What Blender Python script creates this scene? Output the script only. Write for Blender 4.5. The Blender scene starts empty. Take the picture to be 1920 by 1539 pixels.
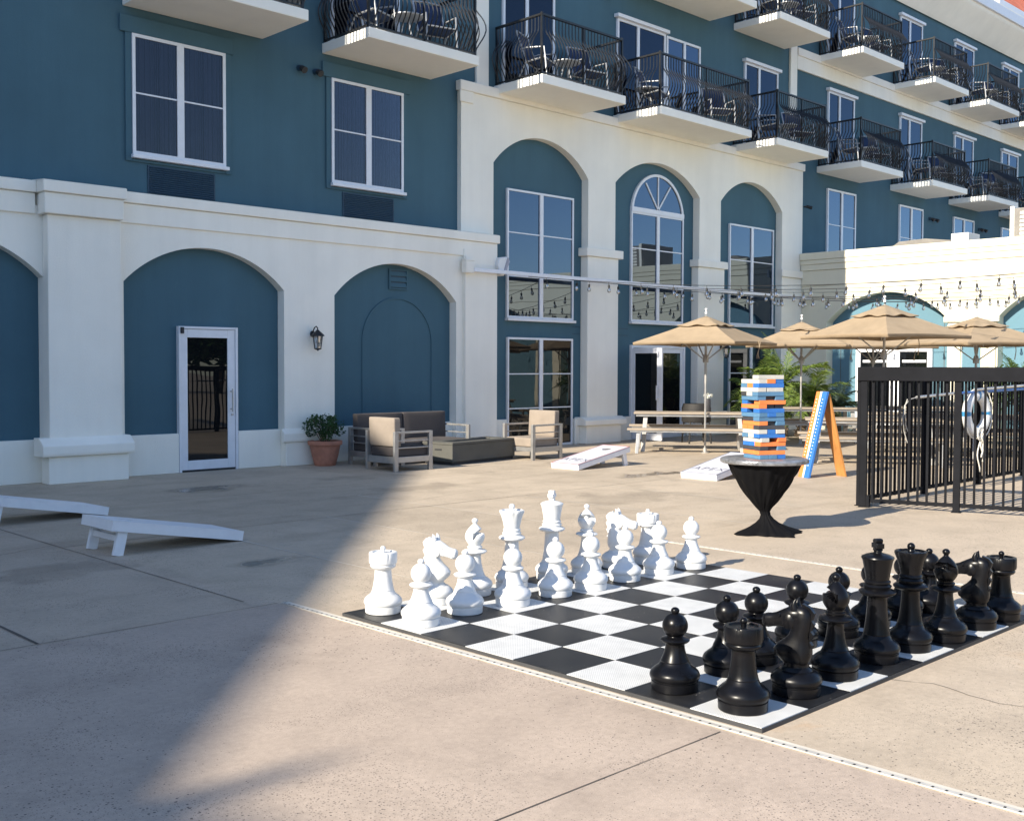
import bpy, bmesh, math, random
from mathutils import Vector, Matrix
sc = bpy.context.scene
COL = sc.collection
PI = math.pi
rnd = random.Random(7)

# ------------------------------------------------------------------ materials
class NT:
    def __init__(s, name):
        s.m = bpy.data.materials.new(name); s.m.use_nodes = True
        s.t = s.m.node_tree; s.t.nodes.clear()
        s.out = s.n('ShaderNodeOutputMaterial')
        s.g = s.n('ShaderNodeNewGeometry')
        s.tc = s.n('ShaderNodeTexCoord')
    def n(s, typ, **kw):
        x = s.t.nodes.new(typ)
        for k, v in kw.items(): setattr(x, k, v)
        return x
    def put(s, sock, v):
        if v is None: return
        if isinstance(v, bpy.types.NodeSocket): s.t.links.new(v, sock)
        elif isinstance(v, (tuple, list)):
            v = tuple(v)
            sock.default_value = v + (1.0,) if len(v) == 3 and sock.type == 'RGBA' else v
        else: sock.default_value = v
    def math(s, op, a, b=None, c=None, clamp=False):
        x = s.n('ShaderNodeMath', operation=op, use_clamp=clamp)
        s.put(x.inputs[0], a); s.put(x.inputs[1], b); s.put(x.inputs[2], c)
        return x.outputs[0]
    def noise(s, scale, vec=None, detail=4, rough=.55, dist=0):
        x = s.n('ShaderNodeTexNoise'); s.put(x.inputs['Vector'], vec if vec is not None else s.g.outputs['Position'])
        x.inputs['Scale'].default_value = scale; x.inputs['Detail'].default_value = detail
        x.inputs['Roughness'].default_value = rough; x.inputs['Distortion'].default_value = dist
        return x.outputs['Fac']
    def ramp(s, f, pts):
        x = s.n('ShaderNodeValToRGB'); s.put(x.inputs[0], f); e = x.color_ramp.elements
        while len(e) < len(pts): e.new(.5)
        for k, (p, c) in enumerate(pts):
            e[k].position = p; e[k].color = (c, c, c, 1) if not isinstance(c, (tuple, list)) else (*c, 1)
        return x.outputs[0]
    def mix(s, f, a, b, bt='MIX'):
        x = s.n('ShaderNodeMix', data_type='RGBA', blend_type=bt)
        s.put(x.inputs['Factor'], f); s.put(x.inputs[6], a); s.put(x.inputs[7], b)
        return x.outputs[2]
    def bump(s, h, strength=.2, dist=.01):
        x = s.n('ShaderNodeBump'); x.inputs['Strength'].default_value = strength
        x.inputs['Distance'].default_value = dist; s.put(x.inputs['Height'], h)
        return x.outputs[0]
    def pbr(s, color, rough=.7, metal=0, normal=None, spec=.5, **kw):
        p = s.n('ShaderNodeBsdfPrincipled')
        s.put(p.inputs['Base Color'], color); s.put(p.inputs['Roughness'], rough); s.put(p.inputs['Metallic'], metal)
        p.inputs['Specular IOR Level'].default_value = spec
        if normal is not None: s.put(p.inputs['Normal'], normal)
        for k, v in kw.items(): s.put(p.inputs[k], v)
        return p.outputs[0]
    def done(s, sh):
        s.t.links.new(sh, s.out.inputs[0]); return s.m

def simple(name, c, rough=.6, metal=0, var=.12, scale=6, bump=0, bscale=120, spec=.5, obj=False):
    t = NT(name)
    v = t.tc.outputs['Object'] if obj else t.g.outputs['Position']
    n = t.noise(scale, v, 5, .6)
    f = t.ramp(n, [(.3, 1 - var), (.7, 1 + var)])
    col = t.mix(1.0, c, f, 'MULTIPLY')
    nm = t.bump(t.noise(bscale, v, 3), bump, .004) if bump else None
    r = t.math('MULTIPLY_ADD', n, .2, rough - .1)
    return t.done(t.pbr(col, r, metal, nm, spec))

def stucco(name, c, var=.06):
    t = NT(name)
    big = t.noise(.55, None, 5, .6); mid = t.noise(4, None, 4)
    col = t.mix(1.0, c, t.ramp(big, [(.3, 1 - var), (.7, 1 + var)]), 'MULTIPLY')
    # rain streaks: noise stretched down the wall
    mp = t.n('ShaderNodeMapping'); mp.inputs['Scale'].default_value = (3.0, 3.0, .22)
    t.put(mp.inputs['Vector'], t.g.outputs['Position'])
    st = t.noise(1.0, mp.outputs[0], 5, .65)
    col = t.mix(1.0, col, t.ramp(st, [(.35, 1 - var * .7), (.6, 1.0)]), 'MULTIPLY')
    h = t.math('ADD', t.noise(170, None, 3), t.math('MULTIPLY', t.noise(45, None, 3), .8))
    return t.done(t.pbr(col, .85, 0, t.bump(h, .5, .005), .25))

M = {}
M['cream'] = stucco('cream_stucco', (.88, .845, .755), .06)
M['cream_soffit'] = stucco('cream_soffit_paint', (.86, .83, .75), .04)
M['wing_cream'] = stucco('sunlit_tint_cream_stucco', (.74, .69, .545), .035)  # split from hotel cream, dimmed and yellowed to give the overexposed sunlit look
M['blue'] = stucco('blue_stucco', (.064, .132, .172), .09)
M['blue_dark'] = simple('louvre_blue_paint', (.018, .05, .085), .5, 0, .1)
M['teal'] = stucco('pale_teal_stucco', (.125, .235, .295), .05)
M['white_frame'] = simple('white_window_frame', (.72, .73, .76), .4, 0, .05)
M['white_paint'] = simple('white_paint', (.78, .78, .79), .45, 0, .04, 8, .08, 60)
M['white_plastic'] = simple('white_plastic', (.70, .70, .69), .38, 0, .03, 14, .05, 40, obj=True)
M['black_plastic'] = simple('black_plastic', (.0042, .0043, .0056), .30, 0, .25, 14, .05, 50, spec=.24, obj=True)
M['black_iron'] = simple('black_iron', (.007, .008, .010), .45, 0, .2, 12)
M['fence_paint'] = simple('charcoal_fence_paint', (.0125, .013, .0155), .65, 0, .2, 5, .1, 90, spec=.06)
M['alu'] = simple('brushed_aluminium', (.40, .39, .375), .42, .65, .12, 7)
M['alu_dull'] = simple('weathered_aluminium', (.40, .385, .36), .5, .4, .15, 7)
M['galv'] = simple('galvanised_steel', (.45, .45, .45), .4, .7, .2, 5)
M['fire_stone'] = simple('grey_concrete_panel', (.085, .083, .072), .75, 0, .12, 3, .2, 70)
M['slate_dark'] = simple('dark_recess', (.03, .03, .032), .8)
M['terracotta'] = simple('terracotta', (.40, .17, .11), .75, 0, .18, 9, .2, 60)
M['soil'] = simple('soil', (.05, .035, .025), .95, 0, .3, 30, .5, 80)
M['tan_fabric'] = None
M['navy_sling'] = simple('navy_sling_fabric', (.014, .032, .085), .8, 0, .15, 10, .3, 300)
M['frame_pale'] = simple('pale_chair_metal', (.42, .425, .435), .4, .4, .08)
M['bulb_socket'] = simple('black_rubber_socket', (.012, .012, .012), .6)
M['wood_grey'] = None
M['red_tile'] = None
M['roof_grey'] = simple('roof_membrane', (.45, .44, .42), .85, 0, .12, 2)
M['mech_grey'] = simple('rooftop_sheet_metal', (.20, .185, .165), .7, 0, .15, 4)
M['orange_paint'] = simple('orange_paint', (.82, .215, .06), .5, 0, .08, 12, .1, 90, obj=True)
M['blue_paint'] = simple('bright_blue_paint', (.032, .15, .45), .5, 0, .1, 12, .1, 90, obj=True)
M['slate_paint'] = simple('slate_blue_paint', (.085, .19, .31), .55, 0, .12, 12, .1, 90, obj=True)
M['white_block'] = simple('whitewashed_wood', (.52, .50, .45), .6, 0, .08, 12, .1, 90, obj=True)
M['dark_block'] = simple('charcoal_paint', (.045, .045, .05), .6, 0, .15, 12, .1, 90, obj=True)
M['drain_grey'] = simple('weathered_white_plastic', (.47, .45, .41), .5, 0, .2, 9)
M['rope'] = simple('white_rope', (.72, .69, .62), .9, 0, .1, 60, .6, 220)
M['blue_band'] = simple('blue_reflective_band', (.04, .22, .42), .4)
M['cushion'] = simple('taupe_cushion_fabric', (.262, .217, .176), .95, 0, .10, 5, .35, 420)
M['cushion_shaded'] = simple('shaded_cushion_fabric', (.072, .061, .057), .95, 0, .10, 5, .35, 420)  # the taupe fabric again, darkened in colour for cushions in shade
M['wicker'] = simple('dark_wicker', (.02, .018, .017), .7, 0, .2, 40, .6, 90)
M['flower'] = simple('white_petals', (.75, .75, .68), .8)
M['lettering'] = simple('grey_lettering', (.10, .11, .15), .6)
M['deck_print'] = simple('printed_deck_vinyl', (.56, .56, .61), .4, 0, .05, 6)
M['red_trim'] = simple('red_trim_paint', (.42, .15, .14), .5)
M['grey_trim'] = simple('slate_trim_paint', (.22, .24, .30), .5)
M['curtain'] = simple('grey_curtain', (.36, .36, .41), .95, 0, .1, 3)
M['rim_grey'] = simple('dark_grey_edging', (.05, .05, .052), .6)
M['stain'] = simple('joint_sealant_dark', (.10, .085, .07), .9, 0, .2, 4)
M['joint_pale'] = simple('joint_sealant_pale', (.60, .55, .47), .9, 0, .12, 4)

def mk_fabric():
    t = NT('tan_canopy_fabric')
    n = t.noise(3.5, t.tc.outputs['Object'], 5, .6)
    col = t.mix(1.0, (.445, .345, .235), t.ramp(n, [(.3, .9), (.7, 1.08)]), 'MULTIPLY')
    nm = t.bump(t.noise(7, t.tc.outputs['Object'], 4), .25, .03)
    d = t.pbr(col, .95, 0, nm, .1)
    tr = t.n('ShaderNodeBsdfTranslucent'); t.put(tr.inputs[0], col)
    mx = t.n('ShaderNodeMixShader'); mx.inputs[0].default_value = .28
    t.t.links.new(d, mx.inputs[1]); t.t.links.new(tr.outputs[0], mx.inputs[2])
    return t.done(mx.outputs[0])
M['tan_fabric'] = mk_fabric()

def mk_wood(name, c, ang, planks):
    # grain along object X; slat seams across object Y
    t = NT(name)
    mp = t.n('ShaderNodeMapping'); mp.inputs['Scale'].default_value = ang
    t.put(mp.inputs['Vector'], t.tc.outputs['Object'])
    n = t.noise(1.0, mp.outputs[0], 6, .65, .4)
    col = t.mix(1.0, c, t.ramp(n, [(.25, .62), (.5, 1.0), (.75, 1.25)]), 'MULTIPLY')
    return t.done(t.pbr(col, .7, 0, t.bump(n, .3, .004), .3))
M['wood_grey'] = mk_wood('weathered_grey_wood', (.33, .275, .215), (2.0, 30, 30), 0)
M['wood_brown'] = mk_wood('stained_brown_wood', (.46, .205, .06), (14, 14, 1.6), 0)

def mk_redtile():
    t = NT('red_clay_tiles')
    w = t.n('ShaderNodeTexWave'); w.bands_direction = 'X'; w.inputs['Scale'].default_value = 1.6
    t.put(w.inputs['Vector'], t.g.outputs['Position'])
    w2 = t.n('ShaderNodeTexWave'); w2.bands_direction = 'Y'; w2.inputs['Scale'].default_value = 1.1
    t.put(w2.inputs['Vector'], t.g.outputs['Position'])
    n = t.noise(1.3, None, 5)
    col = t.mix(1.0, (.52, .15, .085), t.ramp(n, [(.3, .75), (.7, 1.2)]), 'MULTIPLY')
    h = t.math('ADD', w.outputs['Fac'], w2.outputs['Fac'])
    return t.done(t.pbr(col, .8, 0, t.bump(h, .8, .05), .2))
M['red_tile'] = mk_redtile()

def mk_glass(name, refl, base, tint=None):
    t = NT(name)
    fr = t.n('ShaderNodeFresnel'); fr.inputs['IOR'].default_value = 1.5
    f = t.math('ADD', fr.outputs[0], refl, clamp=True)
    nm = t.bump(t.noise(.9, None, 2), .04, .05)
    g = t.n('ShaderNodeBsdfGlossy'); g.inputs['Roughness'].default_value = .006; t.put(g.inputs['Color'], (.54, .68, .88) if 'coated' in name or 'slider' in name else (.86, .88, .90))
    t.put(g.inputs['Normal'], nm)
    if tint:
        d = t.n('ShaderNodeBsdfTransparent'); t.put(d.inputs[0], tint)
    else:
        d = t.n('ShaderNodeBsdfDiffuse'); t.put(d.inputs[0], base)
    mx = t.n('ShaderNodeMixShader'); t.put(mx.inputs[0], f)
    t.t.links.new(d.outputs[0], mx.inputs[1]); t.t.links.new(g.outputs[0], mx.inputs[2])
    return t.done(mx.outputs[0])
M['glass'] = mk_glass('coated_window_glass', .095, (.006, .008, .012))
M['glass_slider'] = mk_glass('dark_slider_glass', .0, (.005, .006, .010))
M['glass_door'] = mk_glass('dark_door_glass', .015, (.006, .007, .008))
M['glass_clear'] = mk_glass('tinted_clear_glass', -.005, None, (.50, .52, .58))
M['glass_bulb'] = mk_glass('clear_bulb_glass', .35, None, (.8, .8, .8))

def mk_cloth():
    t = NT('black_stretch_cloth')
    n = t.noise(30, t.tc.outputs['Object'], 4)
    return t.done(t.pbr((.0045, .0045, .0055), .8, 0, t.bump(n, .1, .003), .12))
M['cloth'] = mk_cloth()
def mk_foil():
    t = NT('silver_tabletop_vinyl')
    n = t.noise(14, t.tc.outputs['Object'], 6, .7, 1.2)
    col = t.mix(1.0, (.27, .275, .29), t.ramp(n, [(.3, .5), (.65, 1.5)]), 'MULTIPLY')
    return t.done(t.pbr(col, .28, .55, t.bump(n, .35, .01)))
M['foil'] = mk_foil()

def mk_leaf(name, a, b):
    t = NT(name)
    oi = t.noise(9, t.tc.outputs['Object'], 3)
    col = t.mix(t.ramp(oi, [(.35, 0), (.65, 1)]), a, b)
    d = t.pbr(col, .5, 0, None, .4)
    tr = t.n('ShaderNodeBsdfTranslucent'); t.put(tr.inputs[0], t.mix(1.0, col, (1.3, 1.3, .6), 'MULTIPLY'))
    mx = t.n('ShaderNodeMixShader'); mx.inputs[0].default_value = .3
    t.t.links.new(d, mx.inputs[1]); t.t.links.new(tr.outputs[0], mx.inputs[2])
    return t.done(mx.outputs[0])
M['leaf_palm'] = mk_leaf('palm_leaf', (.095, .165, .033), (.215, .275, .065))
M['leaf_cycad'] = mk_leaf('cycad_leaf', (.030, .06, .045), (.05, .085, .06))
M['leaf_pot'] = mk_leaf('shrub_leaf', (.018, .05, .016), (.045, .10, .03))
M['leaf_bush'] = mk_leaf('bush_leaf', (.05, .10, .025), (.11, .16, .05))
M['trunk'] = simple('fibrous_trunk', (.13, .095, .065), .9, 0, .3, 20, .8, 60)

def mk_ground():
    t = NT('patio_concrete'); P = t.g.outputs['Position']
    sx = t.n('ShaderNodeSeparateXYZ'); t.put(sx.inputs[0], P); X, Y = sx.outputs[0], sx.outputs[1]
    big = t.noise(.35, None, 6, .6); mid = t.noise(2.2, None, 6, .62, .3); fine = t.noise(28, None, 5, .7); grit = t.noise(190, None, 3, .6)
    # poured slabs differ a little: left of the drain is pinker
    left = t.math('LESS_THAN', X, 3.86)
    far = t.math('GREATER_THAN', Y, 6.1)
    base = t.mix(left, (.485, .398, .302), (.45, .362, .290))
    base = t.mix(t.math('MULTIPLY', far, .6), base, (.465, .385, .292))
    col = t.mix(1.0, base, t.ramp(big, [(.25, .90), (.75, 1.10)]), 'MULTIPLY')
    col = t.mix(1.0, col, t.ramp(mid, [(.28, .84), (.5, 1.0), (.75, 1.10)]), 'MULTIPLY')
    col = t.mix(1.0, col, t.ramp(fine, [(.3, .88), (.7, 1.1)]), 'MULTIPLY')
    col = t.mix(1.0, col, t.ramp(grit, [(.3, .86), (.7, 1.1)]), 'MULTIPLY')
    # each poured bay cured to its own tone
    cv = t.n('ShaderNodeCombineXYZ'); t.put(cv.inputs[0], t.math('FLOOR', t.math('DIVIDE', t.math('SUBTRACT', X, 3.72), 1.365))); t.put(cv.inputs[1], t.math('FLOOR', t.math('DIVIDE', t.math('SUBTRACT', Y, 6.12), 3.13)))
    wn = t.n('ShaderNodeTexWhiteNoise'); wn.noise_dimensions = '2D'; t.put(wn.inputs['Vector'], cv.outputs[0])
    bay = t.math('MULTIPLY', t.math('SUBTRACT', wn.outputs['Value'], .5), t.math('MULTIPLY', far, .13))
    col = t.mix(1.0, col, t.math('ADD', bay, 1.0), 'MULTIPLY')
    # dragged, dirty streaks along the facade
    mp = t.n('ShaderNodeMapping'); mp.inputs['Scale'].default_value = (.35, 1.5, 1); mp.inputs['Rotation'].default_value = (0, 0, .5)
    t.put(mp.inputs['Vector'], P); st = t.noise(1.0, mp.outputs[0], 6, .65, .5)
    sm = t.math('MULTIPLY', t.ramp(st, [(.5, 0), (.72, 1)]), t.math('ADD', t.math('MULTIPLY', far, .36), .06))
    col = t.mix(sm, col, t.mix(1.0, col, (.62, .60, .58), 'MULTIPLY'))
    # exposed pits, denser in patches
    vo = t.n('ShaderNodeTexVoronoi'); vo.inputs['Scale'].default_value = 34; vo.inputs['Randomness'].default_value = 1; t.put(vo.inputs['Vector'], P)
    vn = t.n('ShaderNodeTexVoronoi'); vn.inputs['Scale'].default_value = 75; t.put(vn.inputs['Vector'], P)
    dens = t.noise(.9, None, 4, .6)
    lim = t.math('MULTIPLY', t.ramp(dens, [(.34, .10), (.62, 1)]), .175)
    pit = t.math('LESS_THAN', vo.outputs['Distance'], lim)
    lim2 = t.math('MULTIPLY', t.ramp(t.noise(1.4, None, 3), [(.38, .18), (.62, 1)]), .25)
    pit2 = t.math('LESS_THAN', vn.outputs['Distance'], lim2)
    pits = t.math('MAXIMUM', pit, t.math('MULTIPLY', pit2, .7))
    col = t.mix(t.math('MULTIPLY', pits, .85), col, (.07, .058, .052))
    # rust blooms
    ru = t.ramp(t.noise(1.15, None, 5, .6, .6), [(.63, 0), (.76, 1)])
    near = t.math('MULTIPLY', t.math('LESS_THAN', Y, 3.2), t.math('GREATER_THAN', X, 3.95))
    col = t.mix(t.math('MULTIPLY', t.math('MULTIPLY', ru, near), .42), col, (.50, .27, .10))
    # damp patches and puddles
    wet = None; damp = None
    for (px, py, rx, ry, w) in ((12.42, 9.82, .78, .26, 1), (4.65, 7.5, .42, .2, .8), (6.83, 12.47, .55, .35, .75), (10.05, 8.25, 1.1, .55, .42), (8.9, 10.75, .8, .4, .38), (13.3, 12.0, 1.2, .3, .5), (3.3, 8.2, .7, .35, .5), (14.6, 12.35, .9, .25, .55), (9.2, 12.3, .8, .3, .4)):
        a = t.math('DIVIDE', t.math('SUBTRACT', X, px), rx); b = t.math('DIVIDE', t.math('SUBTRACT', Y, py), ry)
        d = t.math('SQRT', t.math('ADD', t.math('MULTIPLY', a, a), t.math('MULTIPLY', b, b)))
        d = t.math('ADD', d, t.math('MULTIPLY', t.math('SUBTRACT', mid, .5), 2.2))
        m_ = t.math('MULTIPLY', t.ramp(d, [(.55, 1), (1.0, 0)]), w)
        damp = m_ if damp is None else t.math('MAXIMUM', damp, m_)
    col = t.mix(t.math('MULTIPLY', damp, .62), col, t.mix(1.0, col, (.30, .29, .28), 'MULTIPLY'))
    rough = t.math('SUBTRACT', t.math('MULTIPLY_ADD', fine, .25, .58), t.math('MULTIPLY', t.ramp(damp, [(.45, 0), (.85, 1)]), .62), clamp=True)
    h = t.math('SUBTRACT', t.math('ADD', t.math('MULTIPLY', grit, .5), t.math('MULTIPLY', fine, .7)), t.math('MULTIPLY', pits, 1.5))
    h = t.math('MULTIPLY', h, t.math('SUBTRACT', 1.0, t.ramp(damp, [(.45, 0), (.85, 1)])))
    return t.done(t.pbr(col, rough, 0, t.bump(h, .35, .006), .35))
M['ground'] = mk_ground()

def mk_tile(name, c, black):
    t = NT(name); P = t.tc.outputs['Object']
    sx = t.n('ShaderNodeSeparateXYZ'); t.put(sx.inputs[0], P)
    k = 2 * PI / .0135
    a = t.math('SINE', t.math('MULTIPLY', sx.outputs[0], k)); b = t.math('SINE', t.math('MULTIPLY', sx.outputs[1], k))
    pr = t.math('MULTIPLY', a, b); hole = t.math('GREATER_THAN', pr, .45)
    n = t.noise(7, P, 5, .65)
    col = t.mix(1.0, c, t.ramp(n, [(.3, .86), (.7, 1.06)]), 'MULTIPLY')
    if black:
        vo = t.n('ShaderNodeTexVoronoi'); vo.inputs['Scale'].default_value = 26; t.put(vo.inputs['Vector'], P)
        sp = t.math('LESS_THAN', vo.outputs['Distance'], t.math('MULTIPLY', t.ramp(t.noise(2.5, P, 3), [(.4, .0), (.62, 1)]), .085))
        col = t.mix(sp, col, (.45, .42, .38))
        dust = t.ramp(t.noise(1.6, P, 5, .6), [(.45, 0), (.8, 1)])
        col = t.mix(t.math('MULTIPLY', dust, .10), col, (.35, .33, .30))
        rough = .45
    else:
        col = t.mix(t.math('MULTIPLY', hole, .55), col, (.16, .16, .17)); rough = .5
    return t.done(t.pbr(col, rough, 0, t.bump(t.math('MULTIPLY', hole, -1.0), .35 if black else .5, .003), .5))
M['tile_white'] = mk_tile('white_deck_tile', (.68, .68, .66), False)
M['tile_black'] = mk_tile('black_deck_tile', (.0075, .0078, .0095), True)
SUNROT, SKY, SUN, EXPO = -90.0, .138, 4.65, 1.03
# ------------------------------------------------------------------ mesh builder
class MB:
    def __init__(s, mp=None):
        s.v = []; s.f = []; s.mi = []; s.map = mp; s.cur = 0
    def add(s, vs, fs, mi=None):
        o = len(s.v)
        s.v += [s.map(*p) for p in vs] if s.map else [tuple(p) for p in vs]
        s.f += [tuple(i + o for i in f) for f in fs]
        s.mi += [s.cur if mi is None else mi] * len(fs)
        return s
    def box(s, x0, x1, y0, y1, z0, z1, mi=None):
        return s.add([(x0, y0, z0), (x1, y0, z0), (x1, y1, z0), (x0, y1, z0), (x0, y0, z1), (x1, y0, z1), (x1, y1, z1), (x0, y1, z1)],
                     [(0, 3, 2, 1), (4, 5, 6, 7), (0, 1, 5, 4), (1, 2, 6, 5), (2, 3, 7, 6), (3, 0, 4, 7)], mi)
    def bar(s, a, b, w, h, up=(0, 0, 1), mi=None):
        a, b = Vector(a), Vector(b); d = (b - a).normalized(); u = Vector(up)
        r = d.cross(u)
        if r.length < 1e-4: r = d.cross(Vector((0, 1, 0)))
        r.normalize(); u = r.cross(d).normalized()
        vs = []
        for p in (a, b):
            for i, j in ((-1, -1), (1, -1), (1, 1), (-1, 1)): vs.append(tuple(p + r * (w / 2 * i) + u * (h / 2 * j)))
        return s.add(vs, [(0, 1, 2, 3), (7, 6, 5, 4), (0, 4, 5, 1), (1, 5, 6, 2), (2, 6, 7, 3), (3, 7, 4, 0)], mi)
    def tube(s, path, r, n=6, mi=None, cap=True):
        P = [Vector(p) for p in path]; vs = []; fs = []; up = None
        rr = r if isinstance(r, (list, tuple)) else [r] * len(P)
        for i, p in enumerate(P):
            d = (P[min(i + 1, len(P) - 1)] - P[max(i - 1, 0)]).normalized()
            if up is None:
                up = d.cross(Vector((0, 0, 1)) if abs(d.z) < .9 else Vector((1, 0, 0))).normalized()
            up = (up - d * up.dot(d)).normalized(); q = d.cross(up)
            for k in range(n):
                a = 2 * PI * k / n; vs.append(tuple(p + (up * math.cos(a) + q * math.sin(a)) * rr[i]))
        for i in range(len(P) - 1):
            for k in range(n):
                fs.append((i * n + k, i * n + (k + 1) % n, (i + 1) * n + (k + 1) % n, (i + 1) * n + k))
        if cap: fs += [tuple(range(n))[::-1], tuple((len(P) - 1) * n + k for k in range(n))]
        return s.add(vs, fs, mi)
    def lathe(s, prof, n=32, c=(0, 0, 0), mi=None, rf=None):
        vs = []; fs = []
        for i, (r, z) in enumerate(prof):
            for k in range(n):
                a = 2 * PI * k / n; q = rf(r, z, a) if rf else r
                vs.append((c[0] + q * math.cos(a), c[1] + q * math.sin(a), c[2] + z))
        m = len(prof)
        for i in range(m - 1):
            for k in range(n): fs.append((i * n + k, i * n + (k + 1) % n, (i + 1) * n + (k + 1) % n, (i + 1) * n + k))
        fs += [tuple(range(n))[::-1], tuple((m - 1) * n + k for k in range(n))]
        return s.add(vs, fs, mi)
    def prism(s, poly, d0, d1, ax='y', mi=None):
        n = len(poly)
        def P(p, d): return {'y': (p[0], d, p[1]), 'x': (d, p[0], p[1]), 'z': (p[0], p[1], d)}[ax]
        vs = [P(p, d0) for p in poly] + [P(p, d1) for p in poly]
        fs = [tuple(range(n)), tuple(range(2 * n - 1, n - 1, -1))] + [(i, i + n, (i + 1) % n + n, (i + 1) % n) for i in range(n)]
        return s.add(vs, fs, mi)
    def build(s, name, mats, parent=None, smooth=None, bevel=0, world=True, seg=2):
        me = bpy.data.meshes.new(name); me.from_pydata(s.v, [], s.f); me.validate()
        for m in (mats if isinstance(mats, (list, tuple)) else [mats]): me.materials.append(m if not isinstance(m, str) else M[m])
        if len(me.polygons) == len(s.mi): me.polygons.foreach_set('material_index', s.mi)
        bm = bmesh.new(); bm.from_mesh(me); bmesh.ops.recalc_face_normals(bm, faces=bm.faces); bm.to_mesh(me); bm.free()
        o = bpy.data.objects.new(name, me); COL.objects.link(o)
        if smooth is not None:
            me.polygons.foreach_set('use_smooth', [True] * len(me.polygons))
            if smooth < 179:
                me.set_sharp_from_angle(angle=math.radians(smooth))
        if bevel:
            b = o.modifiers.new('edge', 'BEVEL'); b.width = bevel; b.segments = seg; b.limit_method = 'ANGLE'; b.angle_limit = math.radians(40)
            b.harden_normals = False
        if parent is not None:
            o.parent = parent
            if world:
                q = parent; off = Vector((0, 0, 0))
                while q is not None: off += q.location; q = q.parent
                o.location = -off
        return o

def tag(o, label, cat, group=None):
    o['label'] = label; o['category'] = cat
    if group: o['group'] = group
    return o
def thing(name, label, cat, loc=(0, 0, 0), rz=0, group=None):
    o = bpy.data.objects.new(name, None); COL.objects.link(o)
    o.location = loc; o.rotation_euler = (0, 0, rz); o.empty_display_size = .1
    return tag(o, label, cat, group)
def dup(root, loc, rz=0, label=None):
    kids = [c for c in bpy.data.objects if c.parent == root]
    r = root.copy(); COL.objects.link(r); r.location = loc; r.rotation_euler = (0, 0, rz)
    if label: r['label'] = label
    for ch in kids:
        c = ch.copy(); COL.objects.link(c); c.parent = r
        for g in [k for k in bpy.data.objects if k.parent == ch]:
            d = g.copy(); COL.objects.link(d); d.parent = c
    return r
def L(mb, name, mats, parent, **kw):        # part in its thing's own coordinates
    return mb.build(name, mats, parent, world=False, **kw)

FAC = None
def WNG(s, d, z): return (24.4 + d, 14.72 - s, z)

def arc_pts(xl, xr, zs, za, n=28):
    h = (xr - xl) / 2; rise = za - zs; R = (h * h + rise * rise) / (2 * rise); cx = (xl + xr) / 2; cz = za - R
    a0 = math.asin(min(1, h / R))
    if rise > h: a0 = PI - a0
    return [(cx + R * math.sin(-a0 + 2 * a0 * i / n), cz + R * math.cos(-a0 + 2 * a0 * i / n)) for i in range(n + 1)]

def arch_wall(mb, s0, s1, z0, z1, d0, d1, arches, base=None):
    """slab from s0 to s1 with arched openings cut down to z0; soffits and jambs included"""
    xs = s0
    for (xl, xr, zs, za) in arches:
        if xl > xs: mb.box(xs, xl, d0, d1, z0, z1)
        pts = arc_pts(xl, xr, zs, za)
        n = len(pts)
        vs = [(x, d0, z) for x, z in pts] + [(x, d0, z1) for x, z in pts] + [(x, d1, z) for x, z in pts] + [(x, d1, z1) for x, z in pts]
        fs = []
        for i in range(n - 1):
            fs += [(i, i + 1, n + i + 1, n + i), (2 * n + i, 3 * n + i, 3 * n + i + 1, 2 * n + i + 1), (i, 2 * n + i, 2 * n + i + 1, i + 1), (n + i, n + i + 1, 3 * n + i + 1, 3 * n + i)]
        mb.add(vs, fs); xs = xr
    if xs < s1: mb.box(xs, s1, d0, d1, z0, z1)
    return mb

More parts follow.
